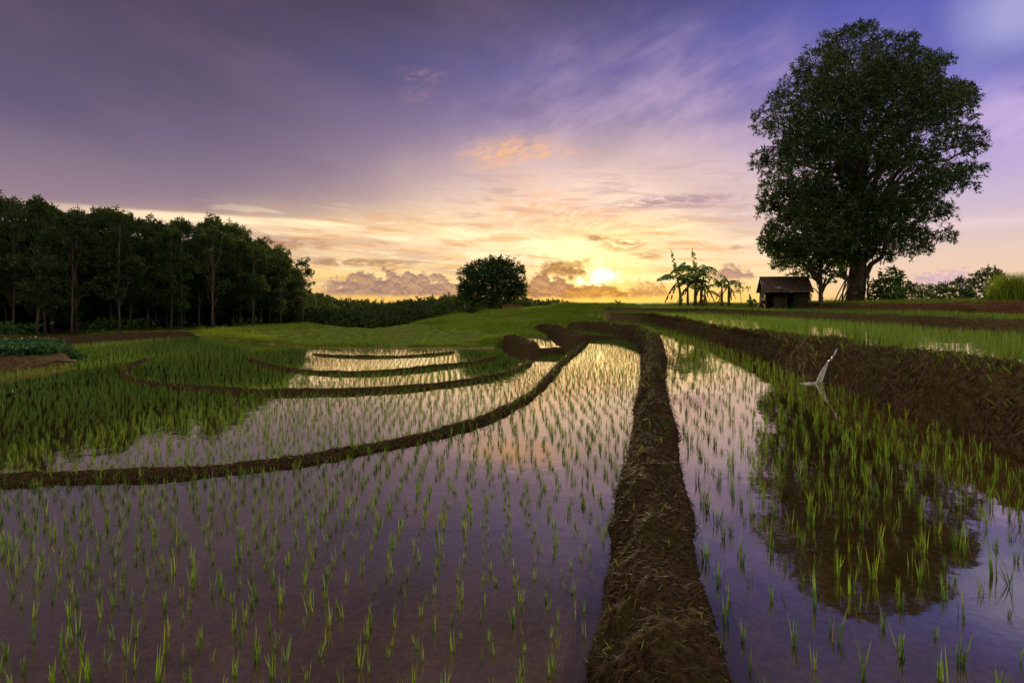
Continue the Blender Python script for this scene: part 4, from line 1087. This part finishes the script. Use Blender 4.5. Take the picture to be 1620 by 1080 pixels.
kid(hut, 'wall', planks((HL/2 - .07, -HD/2), (HL/2 - .07, HD/2), -.2, lambda u: HE + .75 * (1 - abs(2 * u - 1)), 15).mesh('wall', M_WOOD))
kid(hut, 'wall', planks((.55, -HD/2 + .08), (HL/2, -HD/2 + .08), -.2, HE - .05, 9).mesh('wall', M_WOOD))
kid(hut, 'wall', planks((-HL/2 + .07, -HD/2 + .5), (-HL/2 + .07, HD/2), -.2, lambda u: HE + .75 * (1 - abs(2 * (u * .8 + .2) - 1)), 12, skip=(3, 7)).mesh('wall', M_WOOD))
kid(hut, 'door', planks((-.95, -HD/2 + .25), (-.1, -HD/2 + .35), -.15, 1.35, 6).mesh('door', M_WOOD), None, 'dark sunken plank door in the open front')
V, Q, t = tube(limb((-HL/2 - .1, -HD/2, HE - .05), (HL/2 + .1, -HD/2, HE - .05), n=4), .05, 6); kid(hut, 'beam', Geo().add(V, Q, t).mesh('beam', M_WOOD, True))
def hloc(x, y, z=0.0):
    c, s = cos(R_(-14)), sin(R_(-14)); return np.array([hb[0] + x * c - y * s, hb[1] + x * s + y * c, hb[2] + z])
for k, (y0, lab) in enumerate(((-1.3, 'leaning board at the front left corner of the hut'), (-.9, 'leaning board in the middle of the three against the hut side'), (-.45, 'leaning board set furthest back against the hut side'))):
    a, b = hloc(-HL/2 - .75 + .1 * k, y0, -.1), hloc(-HL/2 - .1, y0 + .05, 1.65 + .1 * k)
    d_ = b - a; L_ = np.linalg.norm(d_); z_ = d_ / L_; x_ = unit(np.cross(z_, [0, 1., 0])); y_ = np.cross(z_, x_)
    V, Q = boxv((0, 0, L_ / 2), (.03, .17, L_)); V = V @ np.array([x_, y_, z_])
    put('leaning_board', Geo().add(V, Q).mesh('leaning_board', M_WOOD), None, a, lab, 'board', 'boards leaning on the hut')
bush(1268, 486, 44.6, [(1266, 476, 8, 0), (1274, 470, 7, 0), (1262, 481, 6, 0)], 'small pale-leaved bush at the right front corner of the hut', M_CROP, .24, 8)
# stump and log by the hut
b = at(1288, 486, 45); lg = thing('firewood_log', b, 'dark log lying beside the hut under the small tree', 'log')
V, Q, t = tube(limb((-.8, 0, .15), (.8, .2, .2), n=8, wob=.1), [.13, .17, .18, .17, .18, .16, .17, .14], 9); kid(lg, 'wood', Geo().add(V, Q, t).mesh('wood', M_WOOD, True))
V, Q, t = tube(limb((.2, .1, .2), (.75, .0, .75), n=5), np.linspace(.08, .04, 5), 7); kid(lg, 'branch_stub', Geo().add(V, Q, t).mesh('branch_stub', M_WOOD, True))
for k, (x0, x1, lab) in enumerate(((1318, 1333, 'thin pole leaning on the great trunk, the lowest slanting of three'), (1325, 1338, 'thin pole leaning on the great trunk, between two others'), (1332, 1341, 'thin pole leaning on the great trunk, the steepest of three'))):
    a, b = at(x0, 480, 45.2), at(x1 + 6, 440, 45.6)
    V, Q, t = tube(limb(a * 0, b - a, n=6, wob=.05), np.linspace(.055, .04, 6), 7)
    put('leaning_pole', Geo().add(V, Q, t).mesh('leaning_pole', M_STEM, True), None, a, lab, 'pole', 'poles leaning on the great tree')
# low hut under the round tree
b = at(810, 494, 63); b[2] -= .25; h2 = thing('far_hut', b, 'low reddish-roofed hut half hidden at the right foot of the round tree', 'hut', None, R_(15))
V, Q = roof_slab((-1.6, 0, 1.45), (1.6, 0, 1.45), (1.7, -1.3, .75), (-1.7, -1.3, .75), 14); h2.scale = (.75,) * 3
kid(h2, 'roof', Geo().add(V, Q).mesh('roof', M_RED))
V, Q = roof_slab((-1.6, .01, 1.45), (1.6, .01, 1.45), (1.7, 1.3, .75), (-1.7, 1.3, .75), 14); kid(h2, 'roof', Geo().add(V, Q).mesh('roof', M_RED))
kid(h2, 'wall', planks((-1.4, -.95), (1.4, -.95), -.8, .95, 16).mesh('wall', M_WOOD)); kid(h2, 'wall', planks((-1.4, .95), (1.4, .95), -.8, .95, 16).mesh('wall', M_WOOD))
# stake on the upper terrace
b = at(1513, 496, 31.3); st = thing('wooden_stake', b, 'short grey wooden stake at the foot of the red earth bank', 'stake')
V, Q, t = tube([(0, 0, -.2), (.01, 0, .25), (-.01, .01, .52)], [.035, .032, .026], 7); kid(st, 'post', Geo().add(V, Q, t).mesh('stake', M_PALEBARK, True))
V, Q, t = tube([(-.10, .02, .40), (.11, -.02, .43)], .016, 6); kid(st, 'peg', Geo().add(V, Q, t).mesh('peg', M_PALEBARK, True))
# pale board on the raised bed's tip
b = np.r_[plan(104, 572, LB + .1), LB + .1]
V, Q = boxv((0, 0, .03), (.5, .22, .05)); V[:, 2] += .05 * V[:, 0]
put('pale_board', Geo().add(V, Q).mesh('pale_board', M_PALEBARK), None, b, 'pale flat board lying on the tip of the raised bed', 'board').rotation_euler = (.15, .1, .3)

# ------------------------------------------------------------------ the water spout in the bank
def spout_material():
    m, g, out = material('white_water')
    d = g.new('ShaderNodeBsdfDiffuse'); d.inputs[0].default_value = (.50, .45, .43, 1)
    tl = g.new('ShaderNodeBsdfTranslucent'); tl.inputs[0].default_value = (.50, .45, .43, 1)
    gl = g.new('ShaderNodeBsdfGlossy'); gl.inputs['Roughness'].default_value = .12
    tr = g.new('ShaderNodeBsdfTransparent')
    def mx(f, a, b):
        n = g.new('ShaderNodeMixShader'); g.put(n.inputs[0], f); g.nt.links.new(a.outputs[0], n.inputs[1]); g.nt.links.new(b.outputs[0], n.inputs[2]); return n
    geo = g.new('ShaderNodeTexCoord')
    n1 = g.noise(geo.outputs['Object'], 22, 3, .6)
    s = mx(.5, d, tl); s = mx(.35, s, gl); s = mx(g.smooth(.40, .66, n1) * .6, s, tr)
    g.nt.links.new(s.outputs[0], out.inputs[0]); return m
M_SPOUT = spout_material()
sp0 = np.r_[plan(1295, 607, LR), LR]
spo = thing('water_spout', sp0, 'white stream of water pouring from a notch in the terrace bank into the paddy', 'water stream')
bankpts = GRIDS['t1'].reshape(-1, 3); bx, by = proj(bankpts)
def on_bank(px, py): return bankpts[np.argmin((bx - px) ** 2 + (by - py) ** 2 + .02 * bankpts[:, 1])]
rill = np.array([on_bank(1325 - 10.5 * t_, 552 + 21 * t_) for t_ in np.linspace(0, 1, 9)]); rill = rill * (1 - .0035) + np.array([0, 0, CAMZ]) * .0035
rill[1:-1] = (rill[:-2] + rill[1:-1] * 2 + rill[2:]) / 4
lip = rill[-1] - sp0; t = np.linspace(0, 1, 12)[:, None]
gsp = Geo()
for k in range(7):
    P = lip * (1 - t); P[:, 2] = lip[2] * (1 - t[:, 0] ** 1.55)
    o_ = np.array([(k - 3) * .013, rng.normal(0, .012), 0])
    V, Q, tt = tube(P + o_ * np.linspace(.25, 1.5, 12)[:, None], np.linspace(.013, .017, 12), 8); V = V + .004 * np.stack([vnoise(V * 9 + k * 9 + j * 5) for j in range(3)], -1); gsp.add(V, Q, tt)
kid(spo, 'falling_water', gsp.mesh('falling_water', M_SPOUT, True))
V, Q, tt = tube(rill - sp0, np.linspace(.018, .034, len(rill)), 8); V = V + .006 * np.stack([vnoise(V * 9 + k * 9) for k in range(3)], -1)
kid(spo, 'rill', Geo().add(V, Q, tt).mesh('rill', M_SPOUT, True))
na, nr = 40, 10; a, r = np.meshgrid(np.linspace(0, 2 * pi, na, endpoint=False), np.linspace(0, 1, nr), indexing='ij')
rad = r * (1 + .3 * np.sin(a * 3 + 1) + .2 * np.sin(a * 7))
X, Y = np.cos(a) * rad * .24 - .16, np.sin(a) * rad * .07
Z = .006 + .022 * (1 - r ** 2) * (1 + np.abs(vnoise(np.stack([X * 20, Y * 20, X * 0], -1).reshape(-1, 3)).reshape(X.shape)))
Q = [[i * nr + j, ((i + 1) % na) * nr + j, ((i + 1) % na) * nr + j + 1, i * nr + j + 1] for i in range(na) for j in range(nr - 1)]
kid(spo, 'foam', Geo().add(np.stack([X, Y, Z], -1).reshape(-1, 3), Q).mesh('foam', M_SPOUT, True))
# straw floating on the right paddy
fp = FIELDS[4][1]; fp = fp[(fp[:, 1] < 9)]; fp = fp[rng.integers(0, len(fp), 200)] + np.column_stack([rng.normal(0, .12, 200), rng.normal(0, .12, 200), np.full(200, .004)])
fa = FIELDS[0][1]; fa = fa[(fa[:, 1] < 9)]; fa = fa[rng.integers(0, len(fa), 160)] + np.column_stack([rng.normal(0, .12, 160), rng.normal(0, .12, 160), np.full(160, .004)])
fp = np.vstack([fp, fa]); n = len(fp); a = rng.uniform(0, 6.28, n)
V, Q, A = ribbons(fp, np.column_stack([np.cos(a), np.sin(a), .03 + 0 * a]), rng.uniform(.06, .26, n), .004, np.zeros((n, 3)), 3); 
put('floating_straw', Geo().add(V, Q, var=A).mesh('floating_straw', M_STRAW), label='loose straw stems floating on the near paddy water', cat='straw', kind='stuff')
